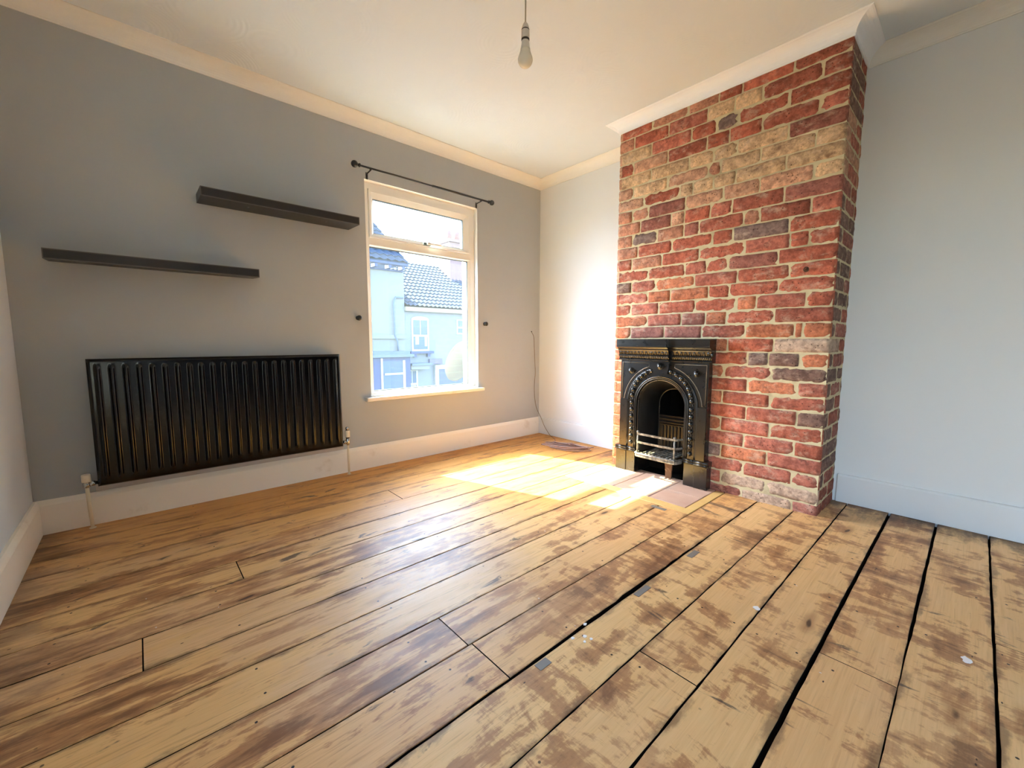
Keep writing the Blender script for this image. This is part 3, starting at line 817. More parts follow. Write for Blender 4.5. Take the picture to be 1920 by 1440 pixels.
shelf(0.297, 1.123, 1.667, 1.714, 0.19, 0.004, 'upper black floating shelf, higher one beside the window')
shelf(-0.277, 0.541, 1.286, 1.331, 0.19, 0.013, 'lower black floating shelf above the radiator, further from the window')

# ------------------------------------------------------------------ curtain pole and holdbacks
pole = thing('curtain_pole', 'thin black metal curtain pole with ball finials above the window', 'curtain pole', (1.735, D, 2.085)); pl = pole.location
PY, PZ = D-0.07, 2.082
mb = MB(); mb.tube([(1.19, PY, PZ), (1.75, PY, PZ)], 0.0062, 12); mb.tube([(1.74, PY, PZ), (2.285, PY, PZ)], 0.0078, 12)
off(mb, pl).build('rod', M_BLACKMETAL, pole)
for s, x in ((-1, 1.152), (1, 2.318)):
    mb = MB(); mb.sphere((x, PY, PZ), 0.0225 if s < 0 else 0.0215, 20, 14)
    prof = [(0.009, 0.0), (0.009, 0.012), (0.013, 0.013), (0.013, 0.018), (0.008, 0.019), (0.007, 0.026)]
    mb.lathe([(r_, (h_+0.018)*-s) for r_, h_ in prof], (x, PY, PZ), 'x', 16)
    off(mb, pl).build('finial', M_BLACKMETAL, pole)
for x in (1.262, 2.205):
    mb = MB()
    mb.box(x-0.0075, x+0.0075, D-0.003, D+0.0005, 2.030, 2.075)
    mb.tube([(x, D-0.002, 2.066), (x, D-0.012, 2.066), (x, D-0.03, 2.068), (x, PY+0.006, 2.070), (x, PY, 2.0715)], 0.0045, 10)
    mb.tube([(x, PY+0.0115*math.cos(a), PZ+0.0115*math.sin(a)) for a in [PI*1.02+PI*0.96*k/10 for k in range(11)]], 0.0045, 8)
    mb.lathe([(0.0025, 0.0), (0.0025, 0.003)], (x, D-0.006, 2.038), 'y', 10)
    off(mb, pl).build('bracket', M_BLACKMETAL, pole)
def holdback(x, z, label):
    t = thing('curtain_holdback', label, 'holdback', (x, D, z), 'curtain holdbacks either side of the window'); l = t.location
    mb = MB(); mb.lathe([(0.016, 0.0), (0.016, -0.003), (0.006, -0.004), (0.005, -0.016)], (x, D, z), 'y', 18); off(mb, l).build('stem', M_BLACKMETAL, t)
    mb = MB(); mb.lathe([(0.006, -0.0161), (0.014, -0.018), (0.0185, -0.024), (0.018, -0.030), (0.011, -0.036), (0.0, -0.0365)], (x, D, z), 'y', 20); off(mb, l).build('knob', M_BLACKMETAL, t)
holdback(1.166, 1.079, 'small dark round curtain holdback on the radiator side of the window')
holdback(2.288, 1.069, 'small dark round curtain holdback on the fireplace side of the window')

# ------------------------------------------------------------------ pendant light
px, py = 1.2542, 1.3208
pen = thing('pendant_light', 'bare white bulb hanging from a thin ceiling cord', 'pendant light', (px, py, ZU)); l = pen.location
mb = MB(); mb.tube([(px, py, ZU), (px+0.001, py, 2.31), (px, py, 2.19)], 0.0030, 10); off(mb, l).build('cord', M_CORD, pen)
mb = MB(); mb.lathe([(0.045, 0.0), (0.045, -0.01), (0.036, -0.022), (0.008, -0.026)], (px, py, ZU), 'z', 24); off(mb, l).build('ceiling_rose', M_HOLDER, pen)
mb = MB(); mb.lathe([(0.0, 2.1972), (0.004, 2.197), (0.009, 2.190), (0.0135, 2.180), (0.0155, 2.1705), (0.0152, 2.1695)], (px, py, 0), 'z', 24)
mb.lathe([(0.0158, 2.1655), (0.0165, 2.1640), (0.0165, 2.136), (0.0158, 2.1348)], (px, py, 0), 'z', 24)
mb.lathe([(0.0130, 2.1310), (0.0150, 2.126), (0.0165, 2.112), (0.0195, 2.0975), (0.0195, 2.0970)], (px, py, 0), 'z', 24)
hold = off(mb, l).build('lampholder', M_HOLDER, pen)
mb = MB(); mb.lathe([(0.0150, 2.1700), (0.0160, 2.1690), (0.0160, 2.1660), (0.0150, 2.1650)], (px, py, 0), 'z', 24)
off(mb, l).build('shade_ring', M_RING, hold, 'dark joint ring')
mb = MB(); mb.lathe([(0.0150, 2.1350), (0.0163, 2.1340), (0.0163, 2.1290), (0.0140, 2.1260)], (px, py, 0), 'z', 24)
off(mb, l).build('shade_ring', M_RING, hold, 'dark joint ring')
mb = MB()
prof = [(0.0192, 2.0968)]
for k in range(1, 15):
    a = PI*k/14; t_ = 0.62-(0.62+1)*k/14
    z = 2.056+0.030*math.cos(0.30*PI+(PI-0.30*PI)*k/14); r_ = 0.030*math.sin(0.30*PI+(PI-0.30*PI)*k/14)
    prof.append((max(r_, 0.0001), z))
prof = [(0.0192, 2.0968), (0.0205, 2.088), (0.0238, 2.0775)]+prof[1:]
mb.lathe(prof, (px, py, 0), 'z', 28); off(mb, l).build('bulb', M_BULB, pen, 'frosted white bulb')

# ------------------------------------------------------------------ fireplace (local u = FC - y, w = C - x)
fire = thing('fireplace', 'small black cast iron fireplace with arched beaded surround', 'fireplace', (C, FC, 0)); fo = fire.location
P3 = lambda u, z, w: (C-w, FC-u, z)
def fbuild(mb, name, mat, parent=fire, label=None): return off(mb, fo).build(name, mat, parent, label)
def arch(r, zc, z0, n=28):
    pts = [(-r, z0)]+[(-r, z0+(zc-z0)*k/6) for k in range(1, 6)]
    pts += [(-r*math.cos(PI*k/n), zc+r*math.sin(PI*k/n)) for k in range(n+1)]
    pts += [(r, zc-(zc-z0)*k/6) for k in range(1, 6)]+[(r, z0)]
    return pts
ZC = 0.497
# surround plate with arched opening
mb = MB()
ai = arch(0.176, ZC, 0.0014)
HU, ZT = 0.307, 0.80
ao = []
for (u, z) in ai:
    if z <= ZC: ao.append((-HU if u < 0 else HU, z))
    else:
        a = math.atan2(z-ZC, u); k = min(HU/abs(math.cos(a)) if abs(math.cos(a)) > 1e-6 else 9, (ZT-ZC)/math.sin(a))
        ao.append((k*math.cos(a), ZC+k*math.sin(a)))
n = len(ai); w1 = 0.050
V = [P3(u, z, w1) for u, z in ai]+[P3(u, z, w1) for u, z in ao]+[P3(u, z, 0.004) for u, z in ai]+[P3(u, z, 0.0) for u, z in ao]
F = []
for i in range(n-1):
    F += [(i, i+1, n+i+1, n+i), (2*n+i, 2*n+i+1, i+1, i), (n+i, n+i+1, 3*n+i+1, 3*n+i)]
# the corner points of the plate
c0 = len(V)
V += [P3(-HU, ZT, w1), P3(HU, ZT, w1), P3(-HU, ZT, 0), P3(HU, ZT, 0)]
for i in range(n-1):
    a, b = ao[i], ao[i+1]
    if abs(a[0]+HU) < 1e-6 and abs(b[1]-ZT) < 1e-6 and b[0] > -HU+1e-6: F += [(n+i, n+i+1, c0)]
    if abs(a[1]-ZT) < 1e-6 and abs(b[0]-HU) < 1e-6 and a[0] < HU-1e-6: F += [(n+i, n+i+1, c0+1)]
mb.add(V, F)
fbuild(mb, 'surround', M_IRON)
def ridge(mb, pts, r, w): mb.tube([P3(u, z, w) for u, z in pts], r, 8)
mb = MB()
ridge(mb, arch(0.246, ZC, 0.18), 0.0050, w1+0.001); ridge(mb, arch(0.238, ZC, 0.18), 0.0025, w1+0.001)
ridge(mb, arch(0.190, ZC, 0.18), 0.0048, w1+0.002); ridge(mb, arch(0.179, ZC, 0.18), 0.0040, w1+0.001); ridge(mb, arch(0.168, ZC, 0.16), 0.0060, w1-0.008)
fbuild(mb, 'arch_moulding', M_IRON)
for s in (-1, 1):
    mb = MB(); pts = [(s*0.275, 0.520), (s*0.294, 0.520), (s*0.294, 0.774), (s*0.090, 0.774), (s*0.090, 0.750)]
    a0 = math.atan2(0.750-ZC, 0.090); a1 = math.atan2(0.520-ZC, 0.275)
    r0 = math.hypot(0.090, 0.750-ZC); r1 = math.hypot(0.275, 0.52-ZC)
    for k in range(1, 16):
        t_ = k/16; a = a0+(a1-a0)*t_; rr = r0+(r1-r0)*t_
        pts.append((s*rr*math.cos(a), ZC+rr*math.sin(a)))
    mb.tube([P3(u, z, w1+0.0008) for u, z in pts], 0.0024, 8, closed=True)
    fbuild(mb, 'spandrel_moulding', M_IRONEDGE)
# bead ornament
beads = []
for k in range(7): beads.append((0.212, 0.212+0.0505*k*0.93))
for k in range(7):
    a = (k+0.45)*(PI/2-0.30)/6.6; beads.append((0.212*math.cos(a), ZC+0.032+0.205*math.sin(a)))
for s in (-1, 1):
    mb = MB()
    for (u, z) in beads:
        mb.sphere(P3(s*u, z, w1+0.004), 0.0150, 12, 8)
    for (u, z), (u2, z2) in zip(beads, beads[1:]):
        for q in (-1, 1):
            mb.sphere(P3(s*((u+u2)/2)+q*0.008*(z2-z)/0.05, (z+z2)/2-q*s*0.008*(u2-u)/0.05, w1+0.002), 0.0055, 8, 6)
    fbuild(mb, 'beading', M_IRON)
# bosses
for (u, z, r_, w_) in ((-0.224, 0.718, 0.0225, w1), (0.236, 0.720, 0.0225, w1), (0.0, 0.758, 0.0240, w1+0.018)):
    mb = MB(); pr = [(r_, 0.0), (r_, 0.004), (r_*0.80, 0.0055), (r_*0.74, 0.010), (r_*0.56, 0.017), (r_*0.3, 0.0215), (0.0, 0.0225)]
    c = P3(u, z, w_); mb.lathe([(a, -b) for a, b in pr], c, 'x', 22); fbuild(mb, 'boss', M_IRON)
# keystone and mantel
mb = MB()
mb.prism([(-0.050, 0.708), (0.050, 0.708), (0.062, 0.795), (-0.062, 0.795)], w1-0.002, w1+0.018, P3)
fbuild(mb, 'keystone', M_IRON)
mp = [(0.0, 0.935), (0.0, 0.790), (0.054, 0.790), (0.060, 0.793), (0.060, 0.799), (0.054, 0.802), (0.054, 0.806), (0.060, 0.820), (0.066, 0.822), (0.066, 0.826), (0.058, 0.828),
      (0.068, 0.856), (0.071, 0.860), (0.073, 0.870), (0.080, 0.877), (0.090, 0.881), (0.096, 0.882), (0.096, 0.888), (0.094, 0.890), (0.094, 0.934)]
mb = MB()
mb.prism(mp, -0.322, 0.322, lambda a, b, h: P3(h, b, a))
mant = fbuild(mb, 'mantel', M_IRON)
mp2 = [(a+(0.028 if a > 0 else 0), b) for a, b in mp]
mb = MB(); mb.prism(mp2, -0.064, 0.064, lambda a, b, h: P3(h, b+0.0006, a)); fbuild(mb, 'centre_block', M_IRON, mant)
mb = MB()
for (ua, ub, dw) in ((-0.318, -0.066, 0.0), (-0.062, 0.062, 0.028), (0.066, 0.318, 0.0)):
    nn = max(1, int(round((ub-ua)/0.0125)))
    for k in range(nn):
        u = ua+(ub-ua)*(k+0.5)/nn
        a = [P3(u-0.0035, 0.804, 0.055+dw), P3(u+0.0055, 0.820, 0.062+dw)]; mb.tube([a[0], a[1]], 0.0036, 6)
    nn = max(1, int(round((ub-ua)/0.027)))
    for k in range(nn):
        u = ua+(ub-ua)*(k+0.5)/nn
        for q in (-1, 1): mb.tube([P3(u+q*0.009, 0.830, 0.060+dw), P3(u+q*0.0015, 0.853, 0.0685+dw)], 0.0022, 6)
fbuild(mb, 'leaf_band', M_IRON, mant)
mb = MB(); mb.lathe([(0.014, -0.008), (0.014, 0.004), (0.009, 0.007), (0.0, 0.0075)], (0, 0, 0), 'y', 16)
mb.v = [(C-0.052+a, FC-0.326-b, 0.838+c) for a, b, c in mb.v]; fbuild(mb, 'end_scroll', M_IRON, mant)
# plinth blocks
for s in (-1, 1):
    mb = MB()
    def pb(a, b, w, za, zb, bev=0.002):
        ua, ub = sorted((s*a, s*b)); mb.box(C-w, C, FC-ub, FC-ua, za, zb, 0, bev)
    pb(0.246, 0.328, 0.060, 0.0014, 0.146); pb(0.177, 0.2455, 0.055, 0.0014, 0.146)
    fbuild(mb, 'plinth_block', M_IRON)
    mb = MB()
    for (a, b, w) in ((0.242, 0.332, 0.062), (0.175, 0.2415, 0.057)):
        for (zz, rr) in ((0.1535, 0.0065), (0.1685, 0.0080)):
            mb.tube([P3(s*a, zz, w-0.004), P3(s*b, zz, w-0.004)], rr, 10)
        ua, ub = sorted((s*a, s*b)); mb.box(C-w+0.003, C-0.001, FC-ub, FC-ua, 0.1465, 0.177)
    fbuild(mb, 'plinth_moulding', M_IRON)
    mb = MB()
    ua, ub = sorted((s*0.2475, s*0.306)); mb.box(C-0.056, C-w1-0.0002, FC-ub, FC-ua, 0.178, 0.512, 0, 0.002)
    fbuild(mb, 'pilaster', M_IRON)
# fire chamber: splayed iron hood with a keyhole throat
mb = MB()
r0 = arch(0.166, ZC, 0.15); r1 = arch(0.150, ZC-0.002, 0.15)
r2 = [(u, z) for u, z in arch(0.112, 0.480, 0.15)]
ws = [0.040, 0.020, -0.155]
rings = []
for (rr, w) in ((r0, 0.042), (r1, 0.018), (r2, -0.150)):
    rings.append([P3(u, z, w) for u, z in rr])
V = [p for r_ in rings for p in r_]; n = len(r0); F = []
for k in range(2):
    for i in range(n-1): F.append((k*n+i, k*n+i+1, (k+1)*n+i+1, (k+1)*n+i))
mb.add(V, F, 0, None, True)
fbuild(mb, 'fire_chamber', M_IRONIN)
mb = MB(); mb.tube([P3(u, z, -0.148) for u, z in r2], 0.0042, 8); fbuild(mb, 'throat_rim', M_IRON)
mb = MB(); mb.box(C+0.152, C+0.34, FC-0.13, FC+0.13, 0.02, 0.66)
mb.f = [f for i, f in enumerate(mb.f) if i != 0]; mb.m = mb.m[1:]; mb.s = mb.s[1:]
fbuild(mb, 'flue', M_DARK)
mb = MB()
for s_ in (-1, 1):
    ua, ub = sorted((s_*0.1775, s_*0.197)); mb.box(C-0.045, C+0.16, FC-ub, FC-ua, 0.0014, 0.149)
mb.box(C+0.15, C+0.16, FC-0.177, FC+0.177, 0.0014, 0.149); mb.box(C+0.03, C+0.15, FC-0.177, FC+0.177, 0.0007, 0.0014)
fbuild(mb, 'ash_pit', M_DARK)
# fireback with ribs
mb = MB(); mb.box(C+0.140, C+0.150, FC-0.106, FC+0.106, 0.15, 0.40, 0, 0.002)
for z in (0.352, 0.376, 0.398): mb.box(C+0.118+(0.40-z)*0.1, C+0.1399, FC-0.100, FC+0.100, z, z+0.008, 0, 0.003)
for k in range(7):
    u = -0.075+0.025*k; mb.box(C+0.130, C+0.1399, FC-u-0.0055, FC-u+0.0055, 0.17, 0.33, 0, 0.003)
mb.box(C+0.126, C+0.1399, FC-0.090, FC+0.090, 0.332, 0.340, 0, 0.002)
fbuild(mb, 'fireback', M_IRONIN)
# grate
gr = MB()
for k in range(9):
    u = -0.10+0.025*k; gr.box(C-0.085, C+0.12, FC-u-0.006, FC-u+0.006, 0.150, 0.162, 0, 0.002)
gr.box(C-0.05, C-0.035, FC-0.15, FC+0.15, 0.1380, 0.1499); gr.box(C+0.09, C+0.105, FC-0.10, FC+0.10, 0.1380, 0.1499)
grate = fbuild(gr, 'grate', M_GRATE)
def bow(r_, z, dz=0.0, fu=0.135, fw=0.096):
    return [P3(-0.160, z, 0.045), P3(-fu-0.008, z, fw-0.012), P3(-fu, z, fw), P3(-fu*0.5, z, fw+0.004), P3(0, z, fw+0.005), P3(fu*0.5, z, fw+0.004), P3(fu, z, fw), P3(fu+0.008, z, fw-0.012), P3(0.160, z, 0.045)]
for z in (0.291, 0.233):
    mb = MB(); V = []
    path = [Vector(p) for p in bow(0, z)]
    for i, p in enumerate(path):
        t = (path[min(i+1, 8)]-path[max(i-1, 0)]).normalized(); nn = Vector((0, 0, 1)).cross(t)
        for (a, b) in ((-0.004, -0.0065), (0.004, -0.0065), (0.004, 0.0065), (-0.004, 0.0065)): V.append(p+nn*a+Vector((0, 0, b)))
    F = [(i*4+k, i*4+(k+1) % 4, (i+1)*4+(k+1) % 4, (i+1)*4+k) for i in range(8) for k in range(4)]+[(0, 1, 2, 3), (32, 35, 34, 33)]
    mb.add(V, F); fbuild(mb, 'front_bar', M_GRATE, grate, 'worn pale fire bar')
for u in (-0.132, 0.132):
    mb = MB(); mb.tube([P3(u, 0.145, 0.094), P3(u, 0.300, 0.094)], 0.0062, 8)
    mb.sphere(P3(u, 0.303, 0.094), 0.0095, 10, 8)
    fbuild(mb, 'bar_post', M_GRATE, grate)
mb = MB(); V = []
path = [Vector(p) for p in bow(0, 0.15, 0, 0.140, 0.104)]
prof = [(-0.012, 0.010), (0.004, 0.012), (0.008, 0.006), (0.002, 0.000), (0.004, -0.012), (0.000, -0.018), (-0.012, -0.018)]
for i, p in enumerate(path):
    t = (path[min(i+1, 8)]-path[max(i-1, 0)]).normalized(); nn = t.cross(Vector((0, 0, 1)))
    if nn.x > 0: nn = -nn
    for (a, b) in prof: V.append(p+nn*a+Vector((0, 0, b)))
np_ = len(prof)
F = [(i*np_+k, i*np_+(k+1) % np_, (i+1)*np_+(k+1) % np_, (i+1)*np_+k) for i in range(8) for k in range(np_)]+[tuple(range(np_)), tuple(8*np_+k for k in range(np_))]
mb.add(V, F); fbuild(mb, 'apron', M_GRATE, grate, 'thick worn grey lip of the grate')
mb = MB()
pts = [(0.085, 0.137), (-0.005, 0.137)]
for k in range(1, 7): pts.append((-0.005+0.032*math.sin(PI/2*k/6), 0.137-0.085*(1-math.cos(PI/2*k/6))))
pts += [(0.030, 0.0014), (0.072, 0.0014)]
for k in range(6): pts.append((0.072+0.004*k/5+0.009*(k/5)**3, 0.05+0.087*(k/5)))
mb.prism(pts, -0.050, -0.038, lambda a, b, h: P3(a, b, h+0.04))
fbuild(mb, 'support_foot', M_RUST, grate, 'rust brown bracket foot under the grate')

# ------------------------------------------------------------------ hearth
he = thing('hearth', 'flush terracotta tile hearth with pale timber edging in front of the fireplace', 'hearth', (2.37, 1.40, 0)); ho = he.location
tx = [2.2095, 2.412, 2.614]; ty = [1.022, 1.247, 1.495, 1.732]
for i in range(2):
    for j in range(3):
        mb = MB(); x1_ = tx[i+1]-0.0012 if i == 0 else tx[i+1]-0.001+(0.0 if j in (0,) else 0.0)
        mb.box(tx[i]+0.0012, x1_, ty[j]+0.0018, ty[j+1]-0.0018, -0.019, 0.0012, 0, 0.002); off(mb, ho).build('tile', M_TILE, he)
mb = MB(); mb.box(2.6135, 2.95, FC-0.17, FC+0.17, -0.02, 0.0005); off(mb, ho).build('back_slab', M_TILE, he)
mb = MB(); mb.box(2.139, 2.2065, 0.970, 1.838, -0.019, 0.001, 0, 0.002)
mb.box(2.2075, 2.613, 0.970, 1.0195, -0.019, 0.001, 0, 0.002); mb.box(2.2075, 2.613, 1.7345, 1.838, -0.019, 0.001, 0, 0.002)
off(mb, ho).build('timber_border', M_BORDER, he)

# ------------------------------------------------------------------ cable from the wall, coiled on the floor
ca = thing('aerial_cable', 'thin brown cable running down the window wall to a tangled coil on the floor', 'cable', (2.75, 2.30, 0)); cl = ca.location
def smooth(pts, n=8):
    P = [Vector(p) for p in pts]; out = []
    for i in range(len(P)-1):
        p0, p1, p2, p3 = P[max(i-1, 0)], P[i], P[i+1], P[min(i+2, len(P)-1)]
        for k in range(n):
            t = k/n; out.append(0.5*((2*p1)+(p2-p0)*t+(2*p0-5*p1+4*p2-p3)*t*t+(3*p1-p0-3*p2+p3)*t**3))
    out.append(P[-1]); return out
yw = D-0.006
mb = MB()
mb.tube(smooth([(2.866, D, 1.010), (2.868, yw, 1.000), (2.893, yw, 0.955), (2.900, yw, 0.86), (2.906, yw-0.004, 0.70), (2.910, yw-0.006, 0.61), (2.902, yw-0.004, 0.52), (2.899, yw-0.006, 0.43), (2.906, yw-0.008, 0.34), (2.925, yw-0.016, 0.25), (2.940, yw-0.060, 0.165), (2.941, 2.80, 0.085), (2.930, 2.725, 0.02), (2.915, 2.68, 0.006), (2.87, 2.60, 0.004), (2.80, 2.53, 0.006)]), 0.0024, 8)
off(mb, cl).build('drop_wire', M_CABLEW, ca)
mb = MB(); rc = random.Random(5)
cx, cy = 2.715, 2.325; ax = Vector((0.30, -0.90, 0)).normalized(); bx_ = Vector((0.90, 0.30, 0)).normalized()
pts = [Vector((2.80, 2.53, 0.006))]
for k in range(8*12):
    a = 2*PI*k/12
    lp = k//12; la = 0.215*(0.70+0.30*math.sin(lp*2.1+0.4)); lb = 0.092*(0.62+0.50*math.sin(lp*1.7+1.0))
    c = Vector((cx, cy, 0))+ax*(0.04*math.sin(lp*1.3))+bx_*(0.03*math.cos(lp*2.3))
    p = c-ax*la*math.cos(a)+bx_*lb*math.sin(a)*(1+0.25*math.cos(a+lp))
    p.z = 0.005+0.0042*lp*(0.55+0.45*math.cos(a*0.5+lp))+rc.uniform(0, 0.003)
    pts.append(p)
pts += [Vector((2.84, 2.22, 0.006)), Vector((2.885, 2.16, 0.004))]
mb.tube(smooth(pts, 3), 0.0042, 7)
off(mb, cl).build('coil', M_CABLE, ca)
mb = MB()
for k in range(5):
    c = Vector((2.690+0.012*k, 2.262+0.011*(k % 3), 0.040)); r_ = 0.024-0.002*(k % 2)
    ti = Vector((0.55, 0.2*(k % 3)-0.2, 0.8)).normalized(); u_ = ti.orthogonal().normalized(); v_ = ti.cross(u_)
    mb.tube([c+u_*r_*math.cos(2*PI*q/18)+v_*r_*math.sin(2*PI*q/18)*0.8 for q in range(18)], 0.0030, 7, closed=True)
off(mb, cl).build('tie_loops', M_CABLE, ca)
mb = MB(); mb.lathe([(0.006, 0.0), (0.006, -0.002), (0.0, -0.0021)], (2.866, D, 1.0115), 'y', 12); off(mb, cl).build('wall_hole', M_DARK, ca)

# small iron hook left in the brickwork
mb = MB(); hy, hz = 0.628, 1.288
mb.lathe([(0.0095, 0.0), (0.0095, -0.004), (0.004, -0.0045), (0.004, -0.018)], (C-0.001, hy, hz), 'x', 14)
mb.tube([(C-0.014+0.0*k, hy+0.010*math.sin(2*PI*k/14), hz+0.002-0.012*math.cos(2*PI*k/14)) for k in range(11)], 0.0026, 8)
o = mb.build('wall_hook', M_RUST); tag(o, 'small rusty iron hook fixed in the brick chimney breast', 'hook')

# ------------------------------------------------------------------ outside: street side seen through the window
M_H1 = simple('cream_render', (116, 119, 117), 0.9, spec=0.1, var=0.04, vscale=1.2)
M_H2 = simple('pale_render', (112, 117, 121), 0.9, spec=0.1, var=0.04, vscale=1.2)
M_BOARD = simple('cream_board', (140, 134, 116), 0.8)
M_SLATE = simple('blue_grey_tiles', (50, 60, 76), 0.9, spec=0.05, var=0.15, vscale=3)
M_DARKTRIM = simple('dark_blue_paint', (32, 50, 92), 0.5)
M_HWIN = simple('white_sash', (150, 155, 155), 0.4)
M_HGLASS = simple('street_window_glass', (62, 82, 104), 0.2, spec=0.4)
M_CURT = simple('net_curtain', (140, 148, 144), 0.9)
M_LEAD = simple('grey_lead', (78, 92, 110), 0.6)
M_STACK = simple('stack_brick', (130, 104, 100), 0.9, var=0.1, vscale=6)
M_ROAD = simple('grey_tarmac', (110, 112, 114), 0.9, var=0.05)
def tiled_slope(mb, poly_fn, rows, cols, mat=0, amp=0.03):
    """rows of overlapping pantiles on a bilinear slope fn(s, t)"""
    V = []; F = []
    for r_ in range(rows):
        for e in (0, 1):
            t = (r_+e)/rows
            for c in range(cols*4+1):
                s = c/(cols*4); p = Vector(poly_fn(s, t)); lift = amp*(1-e)+0.022*math.sin(2*PI*c/4)
                V.append(p+Vector((0, -lift*0.5, lift)))
    m_ = cols*4+1
    for r_ in range(rows):
        for c in range(m_-1):
            a = (r_*2)*m_+c; F.append((a, a+1, a+m_+1, a+m_))
        if r_ < rows-1:
            for c in range(m_-1):
                a = (r_*2+1)*m_+c; F.append((a, a+1, a+m_+1, a+m_))
    mb.add(V, F, mat)
HY = 12.9
h1 = thing('terraced_house', 'taller pale house across the street with bracketed eaves and dark bay', 'house', (4.5, HY, -3.3)); q = h1.location
def hb(name, mat, parent, o, boxes, label=None, b=0.0):
    mb = MB()
    for bx in boxes: mb.box(*bx, 0, b)
    return off(mb, o).build(name, mat, parent, label)
hb('wall', M_H1, h1, q, [(-2.0, 6.74, HY, HY+6, -3.3, 3.17)])
mb = MB(); tiled_slope(mb, lambda s, t: (-2+(8.735-2.16*t)*s, HY-0.35+3.6*t*0.62, 3.43+3.6*t), 22, 34)
V = [(6.735, HY-0.35, 3.42), (6.735, HY+6, 3.42), (4.58, HY+1.88+0.0, 7.03)]
mb.add(V, [(0, 1, 2)]); mb.add([(-2, HY-0.33, 3.40), (6.73, HY-0.33, 3.40), (4.56, HY+1.86, 6.98), (-2, HY+1.86, 6.98)], [(0, 1, 2, 3)])
off(mb, q).build('roof', M_SLATE, h1, recalc=False)
hb('fascia', M_DARKTRIM, h1, q, [(-2.0, 6.73, HY-0.32, HY-0.001, 3.33, 3.42), (-2.0, 6.70, HY-0.05, HY-0.001, 3.165, 3.215)])
for k in range(6):
    x = 6.60-0.46*k; mb = MB(); mb.box(x-0.05, x+0.05, HY-0.28, HY-0.002, 3.216, 3.329); off(mb, q).build('eaves_bracket', M_DARKTRIM, h1)
hb('string_course', M_H2, h1, q, [(-2.0, 6.735, HY-0.07, HY-0.001, 0.99, 1.12)])
mb = MB(); mb.tube([(6.66, HY-0.08, 2.34), (6.40, HY-0.08, 2.34), (6.33, HY-0.08, 2.20), (6.32, HY-0.08, 2.1), (6.34, HY-0.08, 1.12), (6.42, HY-0.09, 0.9), (6.44, HY-0.08, 0.56)], 0.03, 8)
off(mb, q).build('drainpipe', M_LEAD, h1)
bay = hb('bay', M_DARKTRIM, h1, q, [(4.6, 6.62, HY-0.55, HY-0.002, -3.3, 0.40)], 'dark blue painted bay front')
hb('bay_roof', M_LEAD, bay, q, [(4.5, 6.70, HY-0.68, HY-0.002, 0.41, 0.50), (4.6, 6.62, HY-0.55, HY-0.002, 0.501, 0.59)])
hb('bay_sash', M_HWIN, bay, q, [(5.72, 6.42, HY-0.585, HY-0.5505, -0.15, -0.09), (6.34, 6.42, HY-0.585, HY-0.5505, -1.0, -0.1501), (6.34, 6.42, HY-0.585, HY-0.5505, -0.0899, 0.30), (5.60, 5.66, HY-0.585, HY-0.5505, -1.0, 0.38)])
hb('bay_glass', M_HGLASS, bay, q, [(5.67, 6.335, HY-0.565, HY-0.5504, -1.0, -0.151), (5.67, 6.335, HY-0.565, HY-0.5504, -0.089, 0.30)])
h2 = thing('terraced_house', 'lower pale house across the street with a tiled roof and arched sash window', 'house', (9.3, HY, -3.3)); q = h2.location
hb('wall', M_H2, h2, q, [(6.745, 13.5, HY+0.05, HY+6, -3.3, 2.0)])
mb = MB(); tiled_slope(mb, lambda s, t: (6.747+6.83*s, HY-0.18+3.3*t, 2.08+2.09*t), 15, 40)
mb.add([(6.747, HY+3.12, 4.17), (13.57, HY+3.12, 4.17), (13.57, HY+6.2, 2.0), (6.747, HY+6.2, 2.0)], [(0, 1, 2, 3)])
off(mb, q).build('roof', M_SLATE, h2, recalc=False)
hb('eaves_board', M_BOARD, h2, q, [(6.747, 13.5, HY-0.10, HY+0.049, 1.92, 2.06)])
def sash(x0, x1, z0, z1, parent, o, arched=False):
    mb = MB(); f = 0.065
    poly = [(x0, z0), (x1, z0), (x1, z1)]
    if arched: poly += [((x0+x1)/2+(x1-x0)/2*math.cos(PI*k/8), z1+0.10*math.sin(PI*k/8)) for k in range(1, 8)]
    poly += [(x0, z1)]
    mb.prism(poly, HY+0.0485, HY+0.02, lambda a, b, h: (a, h, b))
    w = off(mb, o).build('sash_window', M_HWIN, parent)
    mid = (z0+z1)/2-0.02
    mb = MB(); mb.box(x0+f, (x0+x1)/2-0.018, HY+0.012, HY+0.0195, mid+f*0.6, z1-0.03); mb.box((x0+x1)/2+0.018, x1-f, HY+0.012, HY+0.0195, mid+f*0.6, z1-0.03)
    mb.box(x0+f, x1-f, HY+0.012, HY+0.0195, z0+f, mid-f*0.4); off(mb, o).build('glass', M_HGLASS, w)
    for bx_c in ((x0+f+0.06, x0+f+0.20, HY+0.007, HY+0.0118, z0+f+0.16, mid-0.03), (x1-f-0.12, x1-f-0.02, HY+0.007, HY+0.0118, z0+f+0.10, mid-0.03)):
        mb = MB(); mb.box(*bx_c); off(mb, o).build('net_curtain', M_CURT, w)
sash(7.0, 7.67, 0.57, 1.66, h2, q, True)
hb('window_sill', M_DARKTRIM, h2, q, [(6.90, 7.79, HY-0.10, HY+0.049, 0.49, 0.57), (7.03, 7.13, HY-0.06, HY+0.049, 0.37, 0.489), (7.56, 7.66, HY-0.06, HY+0.049, 0.37, 0.489)])
sash(8.84, 9.5, 1.16, 1.70, h2, q)
hb('porch_canopy', M_H1, h2, q, [(6.75, 7.45, HY-0.36, HY+0.049, -0.03, 0.10)])
hb('canopy_edge', M_LEAD, h2, q, [(6.75, 7.55, HY-0.42, HY+0.049, 0.101, 0.17)])
sash(6.76, 7.20, -1.0, -0.08, h2, q)
